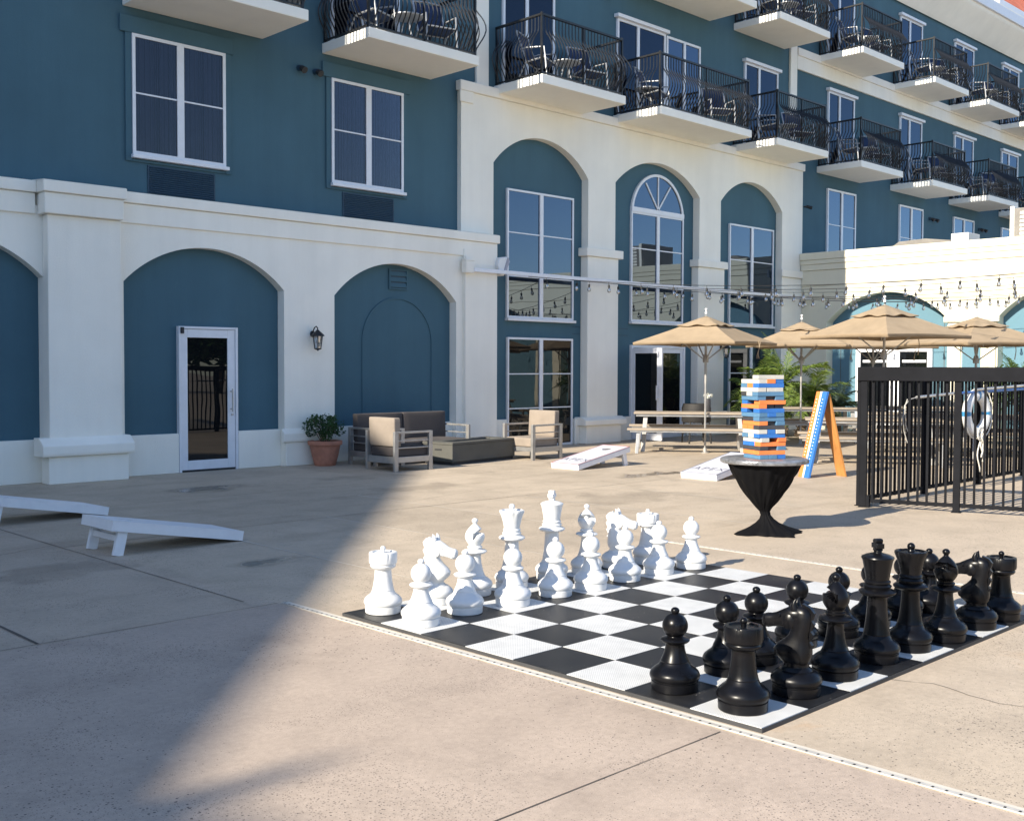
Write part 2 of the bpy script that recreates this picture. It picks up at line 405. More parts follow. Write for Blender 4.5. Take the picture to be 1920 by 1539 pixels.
def window(parent, x0, x1, z0, z1, d, mp=None, cols=(.5,), rails=(), fr=.045, mull=.085, rail=.022, sill=True, curtain=False, glass='glass', name='window', proud=.05, mat='white_frame'):
    mb = MB(mp); f0 = d - proud
    mb.box(x0, x0 + fr, f0, d, z0, z1); mb.box(x1 - fr, x1, f0, d, z0, z1)
    mb.box(x0 + fr, x1 - fr, f0, d, z1 - fr, z1); mb.box(x0 + fr, x1 - fr, f0, d, z0, z0 + fr)
    edges = [x0 + fr] 
    for c in cols:
        xc = x0 + (x1 - x0) * c; mb.box(xc - mull / 2, xc + mull / 2, f0 - .004, d, z0 + fr, z1 - fr); edges += [xc - mull / 2, xc + mull / 2]
    edges.append(x1 - fr)
    for zr in rails:
        for i in range(0, len(edges), 2): mb.box(edges[i], edges[i + 1], f0 + .008, d - .004, zr - rail / 2, zr + rail / 2)
    w = mb.build(name, mat, parent)
    g = MB(mp)
    for i in range(0, len(edges), 2): g.box(edges[i], edges[i + 1], d - .028, d - .022, z0 + fr, z1 - fr)
    g.build('pane', glass, w)
    if sill:
        MB(mp).box(x0 - .02, x1 + .03, f0 - .05, d, z0 - .055, z0 - .004).build('sill', mat, w, bevel=.006)
    if curtain:
        c = MB(mp); gr = random.Random(int(x0 * 100)); cuts = set(); q_ = 3
        while q_ < 120: cuts |= {q_} if gr.random() < .6 else {q_, q_ + 1}; q_ += gr.choice((6, 8, 11, 15))
        def gap(i): return i not in cuts
        MB(mp).box(x0 + fr, x1 - fr, d - .0015, d - .0005, z0 + fr, z1 - fr).build('shade_backing', 'slate_dark', w)  # dark sheet on the wall; curtain slits over it stand for fold shade
        for (a, b) in ((x0 + fr, (x0 + x1) / 2 - .01), ((x0 + x1) / 2 + .01, x1 - fr)):
            n = 120; vs = []
            for i in range(n + 1):
                x = a + (b - a) * i / n; off = .0095 * (2 * abs(math.sin(i * .21 + math.sin(i * .11) * 1.6)) - 1)
                vs += [(x, d - .012 + off, z0 + fr), (x, d - .012 + off * .85, z1 - fr)]
            c.add(vs, [(2 * i, 2 * i + 2, 2 * i + 3, 2 * i + 1) for i in range(n) if gap(i)])
        c.build('curtain', 'curtain', w, smooth=180)
    return w

# ------------------------------------------------------------------ ground
def crack(mb, pts, w, seed):
    rg = random.Random(seed); q = []
    for i in range(len(pts) - 1):
        a, b = Vector(pts[i]), Vector(pts[i + 1]); k = max(2, int((b - a).length / .07))
        for t_ in range(k): q.append(a.lerp(b, t_ / k) + Vector((rg.gauss(0, .007), rg.gauss(0, .007))))
    q.append(Vector(pts[-1])); vs = []
    for i, p in enumerate(q):
        d = (q[min(i + 1, len(q) - 1)] - q[max(i - 1, 0)]).normalized(); n = Vector((-d.y, d.x)) * w * rg.uniform(.2, .6)
        vs += [(p.x + n.x, p.y + n.y, .0028), (p.x - n.x, p.y - n.y, .0028)]
    mb.add(vs, [(2 * i, 2 * i + 1, 2 * i + 3, 2 * i + 2) for i in range(len(q) - 1)], 0)
g = MB(); g.add([(-150, -150, 0), (220, -150, 0), (220, 220, 0), (-150, 220, 0)], [(0, 1, 2, 3)])
go = g.build('patio', 'ground'); go['kind'] = 'structure'
def strip(mb, x0, y0, x1, y1, w, mi):
    d = Vector((x1 - x0, y1 - y0, 0)); n = Vector((-d.y, d.x, 0)).normalized()
    k = max(1, int(d.length / .25)); vs = []
    for i in range(k + 1):
        p = Vector((x0, y0, .003)) + d * (i / k); j = w * (.32 + .36 * rnd.random())
        vs += [tuple(p + n * j), tuple(p - n * j)]
    mb.add(vs, [(2 * i, 2 * i + 1, 2 * i + 3, 2 * i + 2) for i in range(k)], mi)
j = MB()
strip(j, 3.72, 6.3, 3.72, 14.1, .009, 0); strip(j, 3.86, 6.12, -6, 6.12, .006, 0); strip(j, 2.33, 6.13, 2.33, 14.1, .016, 0)
strip(j, 3.84, 2.66, -4, 2.66, .0055, 0); strip(j, 1.0, 2.64, 1.0, -4, .008, 0)
for x, y0, y1 in ((5.02, 6.0, 9.2), (6.45, 6.1, 9.3), (7.8, 7.3, 10.6), (9.2, 5.9, 9.4), (10.75, 6.4, 9.6)): strip(j, x, y0, x, y1, .012, 1)
for y, x0, x1 in ((9.25, 3.75, 12), (11.6, 2.4, 11)): strip(j, x0, y, x1, y, .008, 0)
crack(j, [(5.05, 2.66), (5.18, 2.35), (5.09, 2.0), (5.2, 1.5), (5.1, .8), (5.3, -.5)], .0045, 1); crack(j, [(2.3, 9.3), (3.0, 9.15), (3.7, 9.4)], .006, 3); crack(j, [(7.0, 9.9), (7.9, 9.7), (9.1, 10.0), (10.4, 9.8)], .005, 4)
jo = j.build('pavement', ['stain', 'joint_pale']); jo['kind'] = 'structure'
jo.name = 'pavement_joints'

def drain(name, x, y0, y1, w, label):
    d = MB(); d.box(x - w / 2, x + w / 2, y0, y1, .001, .007, 0)
    d.box(x + w / 2 + .006, x + w / 2 + .03, y0, y1, .001, .004, 2)
    y = y0 + .02
    while y < y1 - .03:
        d.box(x - w * .38, x + w * .12, y, y + .009, .002, .0078, 1); y += .052
    return tag(d.build(name, ['drain_grey', 'slate_dark', 'joint_pale']), label, 'drain')
drain('deck_drain', 3.888, -3.0, 6.1, .027, 'white slotted drain strip running along the near left edge of the chess board')
drain('deck_drain', 7.70, -2.0, 5.9, .024, 'white slotted drain strip beyond the chess board on the fence side')

# ------------------------------------------------------------------ hotel
H = thing('hotel_building', 'blue and cream hotel with arches along its ground floor and rows of balconies above', 'building', (14, 14.7, 0))
YB = 14.72                                  # face of the blue upper wall
w = MB()
w.box(-26, 13.2, YB, 22, 3.6, 11.86); w.box(13.2, 24.2, YB, 22, 6.3, 11.86); w.box(24.2, 52, YB, 22, 0, 11.86)
w.box(-26, 13.0, 14.63, YB, 0, 3.7); w.box(13.0, 24.3, 14.80, 22, 0, 6.4)
w.build('wall', 'blue', H)
# left arcade
a = MB(); arch_wall(a, -26, 12.90, 0, 3.60, 14.45, 14.628, [(-.3, 2.25, 2.70, 3.23), (3.03, 5.62, 2.68, 3.22), (6.70, 9.25, 2.69, 3.235), (10.18, 12.76, 2.66, 3.245)])
a.box(12.90, 13.70, 14.40, 14.615, 0, 3.60)
a.build('arcade', 'cream', H)
c = MB()
for x0, x1, dy in ((-26, 5.52, 0), (6.63, 13.755, 0), (5.52, 6.63, -.22)):
    c.box(x0, x1, 14.375 + dy, 14.71, 3.755, 3.905); c.box(x0 + (.0 if dy == 0 else .03), x1 - (.0 if x1 < 6 else .03), 14.415 + dy, 14.63, 3.482, 3.753)
    c.prism([(14.375 + dy, 3.906), (14.71, 3.906), (14.71, 3.95)], x0, x1, 'x')
c.build('cornice', 'cream', H, bevel=.014)
p = MB(); p.box(5.61, 6.59, 14.27, 14.449, .56, 3.481); p.build('pillar', 'cream', H, bevel=.012)
p = MB(); p.box(5.57, 6.64, 14.20, 14.449, 0, .36)
p.prism([(14.449, .36), (14.14, .362), (14.13, .40), (14.13, .50), (14.27, .60), (14.449, .60)], 5.47, 6.70, 'x'); p.build('pillar_base', 'cream', H, bevel=.012)
for x0, x1 in ((-2, -.3), (2.25, 3.03), (9.25, 10.18)):
    p = MB(); p.box(x0 - .0, x1 + .0, 14.405, 14.449, 0, .365)
    p.prism([(14.449, .365), (14.375, .367), (14.365, .40), (14.365, .50), (14.43, .575), (14.449, .575)], x0 - .06, x1 + .06, 'x'); p.build('pillar_base', 'cream', H, bevel=.01)
for x0, x1 in ((-.3, 2.25), (3.03, 5.62), (6.70, 7.555), (8.515, 9.25), (10.18, 12.76)): MB().box(x0, x1, 14.55, 14.629, 0, .565).build('plinth', 'cream', H, bevel=.008)
# arched recess outline and vent in the second arch
r = MB(); P1 = arc_pts(10.87, 12.33, 1.95, 2.67, 30); P2 = arc_pts(10.845, 12.355, 1.95, 2.70, 30)
outl = [(10.87, .57)] + P1 + [(12.33, .57)]; out2 = [(10.845, .57)] + P2 + [(12.355, .57)]
for i in range(len(outl) - 1):
    r.add([(outl[i][0], 14.612, outl[i][1]), (outl[i + 1][0], 14.612, outl[i + 1][1]), (out2[i + 1][0], 14.612, out2[i + 1][1]), (out2[i][0], 14.612, out2[i][1]),
           (outl[i][0], 14.63, outl[i][1]), (outl[i + 1][0], 14.63, outl[i + 1][1]), (out2[i + 1][0], 14.63, out2[i + 1][1]), (out2[i][0], 14.63, out2[i][1])],
          [(0, 1, 2, 3), (0, 4, 5, 1), (3, 2, 6, 7)])
r.build('arch_moulding', 'blue', H)
v = MB(); v.box(11.40, 11.43, 14.60, 14.629, 2.83, 3.175); v.box(11.77, 11.80, 14.60, 14.629, 2.83, 3.175); v.box(11.43, 11.77, 14.60, 14.629, 3.15, 3.175); v.box(11.43, 11.77, 14.60, 14.629, 2.83, 2.855)
v.box(11.43, 11.77, 14.622, 14.628, 2.855, 3.15, 1)
for k in range(3):
    z = 2.87 + k * .095; v.prism([(14.596, z), (14.603, z - .006), (14.624, z + .062), (14.617, z + .07)], 11.432, 11.768, 'x', 0)
v.build('vent_grille', ['blue', 'blue_dark'], H)
# service door in the first arch
dr = MB(); dr.box(7.56, 7.60, 14.545, 14.628, 0, 2.105); dr.box(8.47, 8.51, 14.545, 14.628, 0, 2.105); dr.box(7.60, 8.47, 14.545, 14.628, 2.07, 2.105)
dr.box(7.605, 7.70, 14.56, 14.60, .03, 2.065); dr.box(8.345, 8.465, 14.56, 14.60, .03, 2.065); dr.box(7.70, 8.345, 14.56, 14.60, 1.945, 2.065); dr.box(7.70, 8.345, 14.56, 14.60, .03, .165)
dr.box(7.60, 8.47, 14.56, 14.62, 0, .03, 1)
D = dr.build('door', ['white_frame', 'slate_dark'], H, bevel=.004)
MB().box(7.70, 8.345, 14.575, 14.582, .165, 1.945).build('pane', 'glass_door', D)
hd = MB(); hd.tube([(8.39, 14.50, .86), (8.39, 14.50, 1.2)], .011, 8); hd.bar((8.39, 14.50, .90), (8.39, 14.56, .90), .016, .016); hd.bar((8.39, 14.50, 1.16), (8.39, 14.56, 1.16), .016, .016)
hd.box(8.40, 8.43, 14.545, 14.56, .80, .83); hd.build('handle', 'galv', D)
cl = MB(); cl.box(7.585, 7.625, 14.51, 14.545, 2.0, 2.09); cl.build('door_closer', 'slate_dark', D)

# windows of the blue left wall with raised surrounds and louvres
for (x0, x1) in ((6.96, 8.405), (10.30, 11.765)):
    t = MB(); t.box(x0 - .17, x1 + .14, 14.68, YB - .001, 6.155, 6.385); t.box(x0 - .095, x0 - .002, 14.69, YB - .001, 4.385, 6.154); t.box(x1 + .002, x1 + .095, 14.69, YB - .001, 4.385, 6.154); t.box(x0 - .001, x1 + .001, 14.69, YB - .001, 4.385, 4.42)
    t.build('window_surround', 'blue', H, bevel=.006)
    window(H, x0, x1, 4.485, 6.15, YB - .004, None, (.5,), (5.335,), fr=.045, mull=.105, curtain=True, glass='glass_clear', proud=.045)
    l = MB(); lx = x0 + .23
    l.box(lx, lx + 1.05, 14.705, YB - .001, 3.97, 4.36)
    for k in range(13): l.prism([(14.69, 3.985 + k * .029), (14.705, 3.975 + k * .029), (14.705, 3.997 + k * .029)], lx + .02, lx + 1.03, 'x')
    l.build('louvre', 'blue_dark', H)

# central arched bay
b = MB(); AR = [(13.81, 16.41, 5.255, 5.865), (17.24, 20.13, 5.30, 5.87), (20.94, 23.52, 5.315, 5.885)]
arch_wall(b, 13.02, 24.45, 0, 6.42, 14.62, 14.798, AR)
b.build('arched_bay', 'cream', H)
c = MB(); c.box(12.97, 24.49, 14.575, 14.71, 6.425, 6.60); c.box(12.97, 13.29, 14.585, 14.619, 6.22, 6.424)
c.build('string_course', 'cream', H, bevel=.012)
for q_ in ((16.385, 17.325, 14.60, 14.797, .5, 3.74), (20.08, 21.08, 14.60, 14.797, .5, 3.77), (23.50, 24.45, 14.60, 14.619, .5, 3.75), (13.702, 13.78, 14.618, 14.797, 0, 3.6)): MB().box(*q_).build('pilaster', 'cream', H, bevel=.012)
for q_ in ((16.31, 17.43, 14.55, 14.798, 3.742, 3.91), (20.01, 21.16, 14.55, 14.798, 3.772, 3.935), (23.44, 24.47, 14.55, 14.619, 3.752, 3.93)): MB().box(*q_).build('pilaster_cap', 'cream', H, bevel=.014)
for x0, x1 in ((16.385, 17.325), (20.08, 21.08), (23.5, 24.4)):
    p = MB(); p.box(x0 - .09, x1 + .05, 14.54, 14.797, 0, .36); p.prism([(14.797, .362), (14.49, .362), (14.48, .38), (14.48, .47), (14.60, .53), (14.797, .53)], x0 - .17, x1 + .16, 'x')
    p.build('pilaster_base', 'cream', H, bevel=.012)
for q_ in ((13.81, 14.27, 14.72, 14.798, 0, .55), (16.17, 16.29, 14.72, 14.798, 0, .5), (17.47, 17.92, 14.72, 14.798, 0, .5), (19.86, 20.0, 14.72, 14.798, 0, .5)): MB().box(*q_).build('plinth', 'cream', H, bevel=.008)
gr = MB()
for z in (2.19, 2.33):
    for x0, x1 in ((16.15, 16.41), (17.24, 17.88), (19.80, 20.13), (20.94, 21.48), (23.38, 23.52)): gr.box(x0, x1, 14.795, 14.7985, z, z + .012)
gr.build('render_joint', 'blue_dark', H)
YC = 14.798
window(H, 14.295, 16.13, 2.455, 4.865, YC, None, (.5,), (4.055, 3.245), fr=.038, mull=.09)
window(H, 14.31, 16.12, .0, 2.09, YC, None, (.5,), (1.40, .745), fr=.038, mull=.09, sill=False, glass='glass_door')
window(H, 21.50, 23.365, 2.535, 4.88, YC, None, (.5,), (4.05, 3.25), fr=.038, mull=.09)
window(H, 21.53, 23.34, .0, 2.12, YC, None, (.5,), (1.40, .745), fr=.038, mull=.09, sill=False, glass='glass_door')
# arched window in the middle arch
wd = window(H, 17.92, 19.725, 2.50, 4.80, YC, None, (.5,), (4.04, 3.25), fr=.038, mull=.09)
hw = MB(); A0 = arc_pts(17.92, 19.725, 4.802, 5.665, 36); A1 = arc_pts(17.975, 19.67, 4.802, 5.61, 36)
n = len(A0); vs = [(x, 14.745, z) for x, z in A0] + [(x, 14.745, z) for x, z in A1] + [(x, YC, z) for x, z in A0] + [(x, YC, z) for x, z in A1]
hw.add(vs, [f for i in range(n - 1) for f in ((i, i + 1, n + i + 1, n + i), (i, 2 * n + i, 2 * n + i + 1, i + 1), (n + i, n + i + 1, 3 * n + i + 1, 3 * n + i))])
hw.box(17.925, 19.72, 14.735, YC, 4.802, 4.90)
for ang in (-36, 0, 36):
    dx, dz = math.sin(math.radians(ang)), math.cos(math.radians(ang)); ln = .72 if ang else .74
    hw.bar((18.8225, 14.765, 4.90), (18.8225 + dx * ln, 14.765, 4.90 + dz * ln * (.93 if ang else 1)), .03, .03, (0, 1, 0))
F_ = hw.build('fanlight', 'white_frame', H)
fp = MB(); fp.prism(A1, 14.770, 14.776, 'y'); fp.build('pane', 'glass', F_)
# glazed double door, left leaf standing open
fd = MB(); fd.box(17.93, 17.99, 14.735, YC, 0, 2.0); fd.box(19.74, 19.80, 14.735, YC, 0, 2.0); fd.box(17.99, 19.74, 14.735, YC, 1.94, 2.0); fd.box(18.85, 18.93, 14.75, YC, 0, 1.94)
fd.box(18.93, 19.02, 14.755, YC, 0, 1.94); fd.box(19.65, 19.74, 14.755, YC, 0, 1.94); fd.box(19.02, 19.65, 14.755, YC, 0, .14); fd.box(19.02, 19.65, 14.755, YC, 1.84, 1.94)
FD = fd.build('door', 'white_frame', H, bevel=.004)
MB().box(19.02, 19.65, 14.77, 14.776, .14, 1.84).build('pane', 'glass_door', FD)
MB().box(17.995, 18.845, 14.784, 14.79, .0, 1.935).build('shade_backing', 'slate_dark', FD)  # flat dark sheet standing for the unlit room in the open doorway
lf = MB(); hx, hy, an = 17.965, 14.735, math.radians(92); ux, uy = math.cos(an), -math.sin(an); nx, ny = -math.sin(an), -math.cos(an)
def leafbox(mb, s0, s1, z0, z1, t0=-.02, t1=.02):
    vs = []
    for z in (z0, z1):
        for s_, t_ in ((s0, t0), (s1, t0), (s1, t1), (s0, t1)): vs.append((hx + ux * s_ + nx * t_, hy + uy * s_ + ny * t_, z))
    mb.add(vs, [(0, 3, 2, 1), (4, 5, 6, 7), (0, 1, 5, 4), (1, 2, 6, 5), (2, 3, 7, 6), (3, 0, 4, 7)])
leafbox(lf, 0, .08, .02, 1.93); leafbox(lf, .68, .81, .02, 1.93); leafbox(lf, .08, .68, .02, .17); leafbox(lf, .08, .68, 1.82, 1.93)
LF = lf.build('door_leaf', 'white_frame', H, bevel=.004)
gp = MB(); leafbox(gp, .08, .68, .17, 1.82, -.004, .004); gp.build('pane', 'glass_door', LF)
hd = MB(); leafbox(hd, .72, .745, .86, 1.16, .07, .095); leafbox(hd, .72, .745, .90, .925, .02, .075); leafbox(hd, .72, .745, 1.10, 1.125, .02, .075); hd.build('handle', 'white_frame', LF)

# white strips, belt course, roof cornice
for x0, x1 in ((13.43, 13.73), (23.90, 24.20)): MB().box(x0, x1, 14.66, YB - .001, 6.61, 11.85).build('pilaster_strip', 'cream', H, bevel=.01)
s = MB(); s.box(24.21, 52, 14.66, YB - .001, 8.93, 9.26); s.box(24.21, 52, 14.63, YB - .001, 9.262, 9.45); s.box(-26, 13.42, 14.63, YB - .001, 9.262, 9.45); s.build('string_course', 'cream', H, bevel=.01)
e = MB()
e.prism([(14.72, 11.84), (14.66, 11.80), (14.60, 11.86), (14.13, 12.40), (14.10, 12.45), (14.10, 12.80), (14.05, 12.82), (14.05, 12.86), (22, 12.86), (22, 11.84)], -26, 52, 'x')
e.build('roof_cornice', 'cream', H)
MB().box(-26, 52, 14.02, 14.098, 12.52, 12.81).build('gutter', 'white_frame', H, bevel=.01)

# sliding doors and windows behind the balconies
def slider(x0, x1, z1=8.66, z0=6.67, hood=True, split=.42):
    w_ = window(H, x0, x1, z0, z1, YB - .002, None, (split,), (), fr=.05, mull=.075, sill=False, glass='glass_slider', name='sliding_door', proud=.05)
    if hood: MB().box(x0 - .06, x1 + .06, 14.60, YB - .001, z1 + .004, z1 + .075).build('head_trim', 'white_frame', w_, bevel=.005)
for x in (7.1, 10.3, 14.1): slider(x, x + 1.38, split=.45)
slider(17.34, 18.93); window(H, 18.97, 20.19, 7.1, 8.64, YB - .002, None, (.52,), (), fr=.05, mull=.07)
slider(21.94, 23.36)
for x in (25.74, 29.70, 33.27, 36.85): slider(x, x + 1.36)
for x in (25.68, 29.65, 33.20, 36.8): slider(x, x + 1.36, 11.45, 9.48)
for x in (17.4, 21.9): slider(x, x + 1.4, 11.45, 9.48)
for x in (25.76, 29.74, 33.30, 36.95): window(H, x, x + 1.48, 4.45, 6.17, YB - .002, None, (.5,), (5.25,), fr=.05, mull=.09)

# balconies
def belly(z):
    P_ = [(0, 0), (.10, .012), (.20, .07), (.32, .145), (.42, .175), (.52, .168), (.62, .12), (.70, .055), (.76, .014), (.82, 0), (1.05, 0)]
    for i in range(len(P_) - 1):
        if P_[i][0] <= z <= P_[i + 1][0]:
            t_ = (z - P_[i][0]) / (P_[i + 1][0] - P_[i][0]); return P_[i][1] + (P_[i + 1][1] - P_[i][1]) * t_
    return 0
ZS = [.05, .13, .20, .27, .34, .42, .50, .57, .64, .70, .76, .82, 1.03]
RAIL = {}
def rail_mesh(wd):
    m = MB(); i0 = .06; y0 = -1.18; y1 = -.02
    n = int(round((wd - 2 * i0) / .086))
    for k in range(1, n):
        x = i0 + (wd - 2 * i0) * k / n; m.tube([(x, y0 - belly(z), z) for z in ZS], .0135, 4, cap=False)
    for sx, sg in ((i0, -1), (wd - i0, 1)):
        for k in range(1, 14):
            y = y0 + (y1 - y0) * k / 14; m.tube([(sx + sg * belly(z), y, z) for z in ZS], .0135, 4, cap=False)
        m.bar((sx, y0, 1.05), (sx, y1, 1.05), .05, .035); m.bar((sx, y0, .045), (sx, y1, .045), .03, .025)
        m.box(sx - .018, sx + .018, y0 - .018, y0 + .018, 0, 1.09); m.box(sx - .018, sx + .018, y1 - .03, y1, 0, 1.06)
        # curled corner bars
        m.tube([(sx + sg * belly(z) * .75, y0 - belly(z) * .75, z) for z in ZS], .0135, 4, cap=False)
    m.bar((i0, y0, 1.05), (wd - i0, y0, 1.05), .05, .035); m.bar((i0, y0, .045), (wd - i0, y0, .045), .03, .025)
    m.box(wd / 2 - .015, wd / 2 + .015, y0 - .015, y0 + .015, 0, 1.05)
    return m
BAL = [('far left', 6.84, 2.22, 0), ('second', 10.14, 2.26, 0), ('c1', 13.90, 2.28, 0), ('c2', 17.25, 3.18, 0), ('c3', 21.46, 2.21, 0), ('r1', 25.26, 2.22, 0), ('r2', 29.22, 2.22, 0), ('r3', 32.98, 2.18, 0), ('r4', 36.75, 2.2, 0),
       ('u1', 17.4, 3.18, 1), ('u2', 21.52, 2.16, 1), ('u3', 25.26, 2.19, 1), ('u4', 29.25, 2.18, 1), ('u5', 32.82, 2.3, 1), ('u6', 36.6, 2.3, 1)]
for nm, x, wdt, fl in BAL:
    zt = 6.665 if fl == 0 else 9.465
    sl = MB(); sl.box(x, x + wdt, 13.475, YB - .002 if fl == 0 or x > 24.2 else YB - .002, zt - .16, zt)
    B_ = sl.build('balcony', 'cream_soffit', H, bevel=.012)
    key = round(wdt, 1)
    if key not in RAIL: 
        o_ = rail_mesh(key).build('railing', 'black_iron', None); RAIL[key] = o_.data; bpy.data.objects.remove(o_)
    ro = bpy.data.objects.new('railing', RAIL[key]); COL.objects.link(ro); ro.parent = B_
    ro.location = (x + (wdt - key) / 2, YB, zt); 

# ------------------------------------------------------------------ the low wing on the right
W_ = thing('low_wing', 'sunlit cream single storey wing with wide arches and a stepped parapet', 'building', (24.4, 10, 0))
WA = [(.83, 3.86, 2.64, 3.32), (4.98, 8.0, 2.66, 3.34), (9.1, 12.1, 2.66, 3.34)]
q = MB(WNG); arch_wall(q, .13, 17, 0, 3.55, 0, .30, WA); q.build('wall', 'wing_cream', W_)
q = MB(WNG)
q.box(.125, 17.02, -.018, .34, 3.556, 3.93); q.box(.12, 17.03, -.045, .34, 3.932, 4.08); q.box(.115, 17.04, -.065, .34, 4.082, 4.19); q.box(.11, 17.05, -.085, .34, 4.192, 4.37)
q.build('parapet', 'wing_cream', W_, bevel=.012)
MB(WNG).box(.14, 17, .342, 8.5, 3.9, 4.05).build('roof', 'roof_grey', W_)
MB(WNG).box(.14, 17, .301, .40, 0, 3.6).build('infill_panel', 'teal', W_)
MB(WNG).box(16.6, 17, .401, 8.5, 0, 3.88).build('end_wall', 'wing_cream', W_)
for s0, s1 in ((3.86, 4.20), (4.62, 4.98), (8.0, 8.35), (8.75, 9.1)):
    MB(WNG).box(s0 + .03, s1 - .03, -.05, -.002, .0, 2.55).build('pilaster', 'wing_cream', W_, bevel=.01)
for s0, s1 in ((3.80, 5.04), (7.94, 9.16)): MB(WNG).box(s0, s1, -.09, -.002, 2.555, 2.70).build('capital', 'wing_cream', W_, bevel=.012)
for s0, s1 in ((4.205, 4.615), (8.355, 8.745)): MB(WNG).box(s0, s1, -.012, -.002, 0, 2.55).build('recess_panel', 'teal', W_)
dm = MB(WNG); f0, f1 = .22, .30
dm.box(1.50, 1.62, f0, f1, 0, 2.02); dm.box(3.29, 3.41, f0, f1, 0, 2.02); dm.box(1.62, 3.29, f0, f1, 1.91, 2.02); dm.box(2.30, 2.62, f0, f1, 0, 1.905); dm.box(1.62, 2.30, f0, f1, 0, .2); dm.box(2.62, 3.29, f0, f1, 0, .2)
WD = dm.build('double_door', 'white_paint', W_, bevel=.005)
g2 = MB(WNG); g2.box(1.62, 2.30, .25, .257, .2, 1.905); g2.box(2.62, 3.29, .25, .257, .2, 1.905); g2.build('pane', 'glass_door', WD)
bl = MB(WNG); bl.box(1.68, 2.28, .235, .245, 1.66, 1.72); bl.box(2.68, 3.26, .235, .245, 1.66, 1.72); bl.build('reflection_bar', 'white_frame', WD)  # white bars standing for light reflected in the door panes
for s_ in (1.06, 3.66): MB(WNG).box(s_ - .006, s_ + .006, .296, .3005, 0, 2.6).build('panel_joint', 'stain', W_)

# far tower with red tiles, neighbour that throws the long shadow
T = thing('tiled_tower', 'distant block with a red clay tile roof rising above the hotel eaves', 'building', (62, 27, 0))
MB().box(52, 76, 21.5, 34, 0, 18.2).build('wall', 'cream', T)
rf = MB(); x0, x1, y0, y1 = 51, 77, 20.6, 33.4; zr = 24.6
rf.add([(x0, y0, 18.3), (x1, y0, 18.3), (x1, y1, 18.3), (x0, y1, 18.3), (x0 + 5.0, 27.0, zr), (x1 - 5.0, 27.0, zr)], [(0, 1, 5, 4), (1, 2, 5), (2, 3, 4, 5), (3, 0, 4), (3, 2, 1, 0)]); rf.build('roof', 'red_tile', T)
MB().box(x0 - .1, x1 + .1, y0 - .1, y1 + .1, 18.0, 18.295).build('fascia', 'white_frame', T)
N = thing('gabled_house', 'cream gabled block standing left of the patio out of the picture', 'building', (-26, 4, 0))
nb = MB(); nb.prism([(-14, 0), (14.0, 0), (14.0, 18.25), (3.55, 12.52), (-14, 12.52)], -34, -20.02, 'x'); nb.build('wall', 'cream', N)
nr = MB(); nr.prism([(14.08, 18.27), (14.08, 18.42), (3.60, 12.66), (-14.2, 12.66), (-14.2, 12.53), (3.55, 12.53)], -34.3, -20.0, 'x'); nr.build('roof', 'red_tile', N)
ch = MB(); ch.tube([(-20.3, 3.40, 12.5), (-20.3, 3.46, 13.12)], [.12, .05], 12); ch.build('shadow_spike', 'galv', N)  # spike added on the unseen roof to throw the thin patio shadow
# ------------------------------------------------------------------ chess
BX, BY, SQ = 3.956, 5.53, .375
TOP = .022
cb = thing('chess_board', 'giant chess board of black and white plastic tiles laid on the patio', 'chess board', (BX, BY - 8 * SQ, 0))
m = MB()
for u in range(8):
    for v in range(8):
        x0 = v * SQ + .0015; y0 = (7 - u) * SQ + .0015; x1 = x0 + SQ - .003; y1 = y0 + SQ - .003; k = 1 if (u + v) % 2 == 0 else 0
        dz = rnd.uniform(-.0008, .0008)
        m.add([(x0, y0, TOP + dz), (x1, y0, TOP + dz), (x1, y1, TOP + dz), (x0, y1, TOP + dz), (x0, y0, .004), (x1, y0, .004), (x1, y1, .004), (x0, y1, .004)],
              [(0, 1, 2, 3), (4, 5, 1, 0), (5, 6, 2, 1), (6, 7, 3, 2), (7, 4, 0, 3)], k)
L(m, 'tiles', ['tile_white', 'tile_black'], cb)
m = MB(); a_, b_ = -.004, 8 * SQ + .004
for x0, x1, y0, y1 in ((a_, b_, a_, -.0005), (a_, b_, 8 * SQ + .0005, b_), (a_, -.0005, 0, 8 * SQ), (8 * SQ + .0005, b_, 0, 8 * SQ)): m.box(x0, x1, y0, y1, 0, .019)
L(m, 'edge_rim', 'rim_grey', cb)

def base_prof(s=1.0):
    return [(.0, 0), (.106, 0), (.110, .004), (.111, .043), (.1065, .046), (.1065, .050), (.114, .053), (.1185, .064), (.1180, .076), (.112, .089), (.099, .101), (.085, .112)]
def col(r0, z0, r1, z1, n=6):
    return [(r0 + (r1 - r0) * (1 - (1 - i / n) ** 1.8), z0 + (z1 - z0) * i / n) for i in range(n + 1)]
def ball(r, zc, a0, a1, n=12, sz=1.0):
    return [(max(.0005, r * math.cos(math.radians(a0 + (a1 - a0) * i / n))), zc + sz * r * math.sin(math.radians(a0 + (a1 - a0) * i / n))) for i in range(n + 1)]
def knob(z, r=.0205):
    return [(r * .62, z - r * 1.05)] + ball(r, z, -50, 90, 10, .85)
def P_pawn():
    p = base_prof() + [(.076, .118), (.070, .130), (.067, .134), (.068, .138)] + col(.066, .142, .045, .214, 5) + [(.046, .218), (.060, .224), (.068, .231), (.070, .237), (.064, .243), (.046, .247), (.036, .252)] + ball(.0605, .302, -54, 76, 16) + [(.014, .362)]
    return p, knob(.3715)
def P_rook():
    p = base_prof() + [(.076, .120), (.070, .134), (.067, .138), (.068, .142)] + col(.066, .146, .052, .262, 6) + [(.054, .268), (.070, .276), (.078, .284), (.080, .292), (.077, .296), (.0765, .300), (.0845, .306), (.087, .318), (.087, .368), (.084, .374), (.066, .375), (.064, .368), (.0, .368)]
    return p, [(.012, .366), (.012, .380)] + ball(.017, .394, -50, 90, 8)
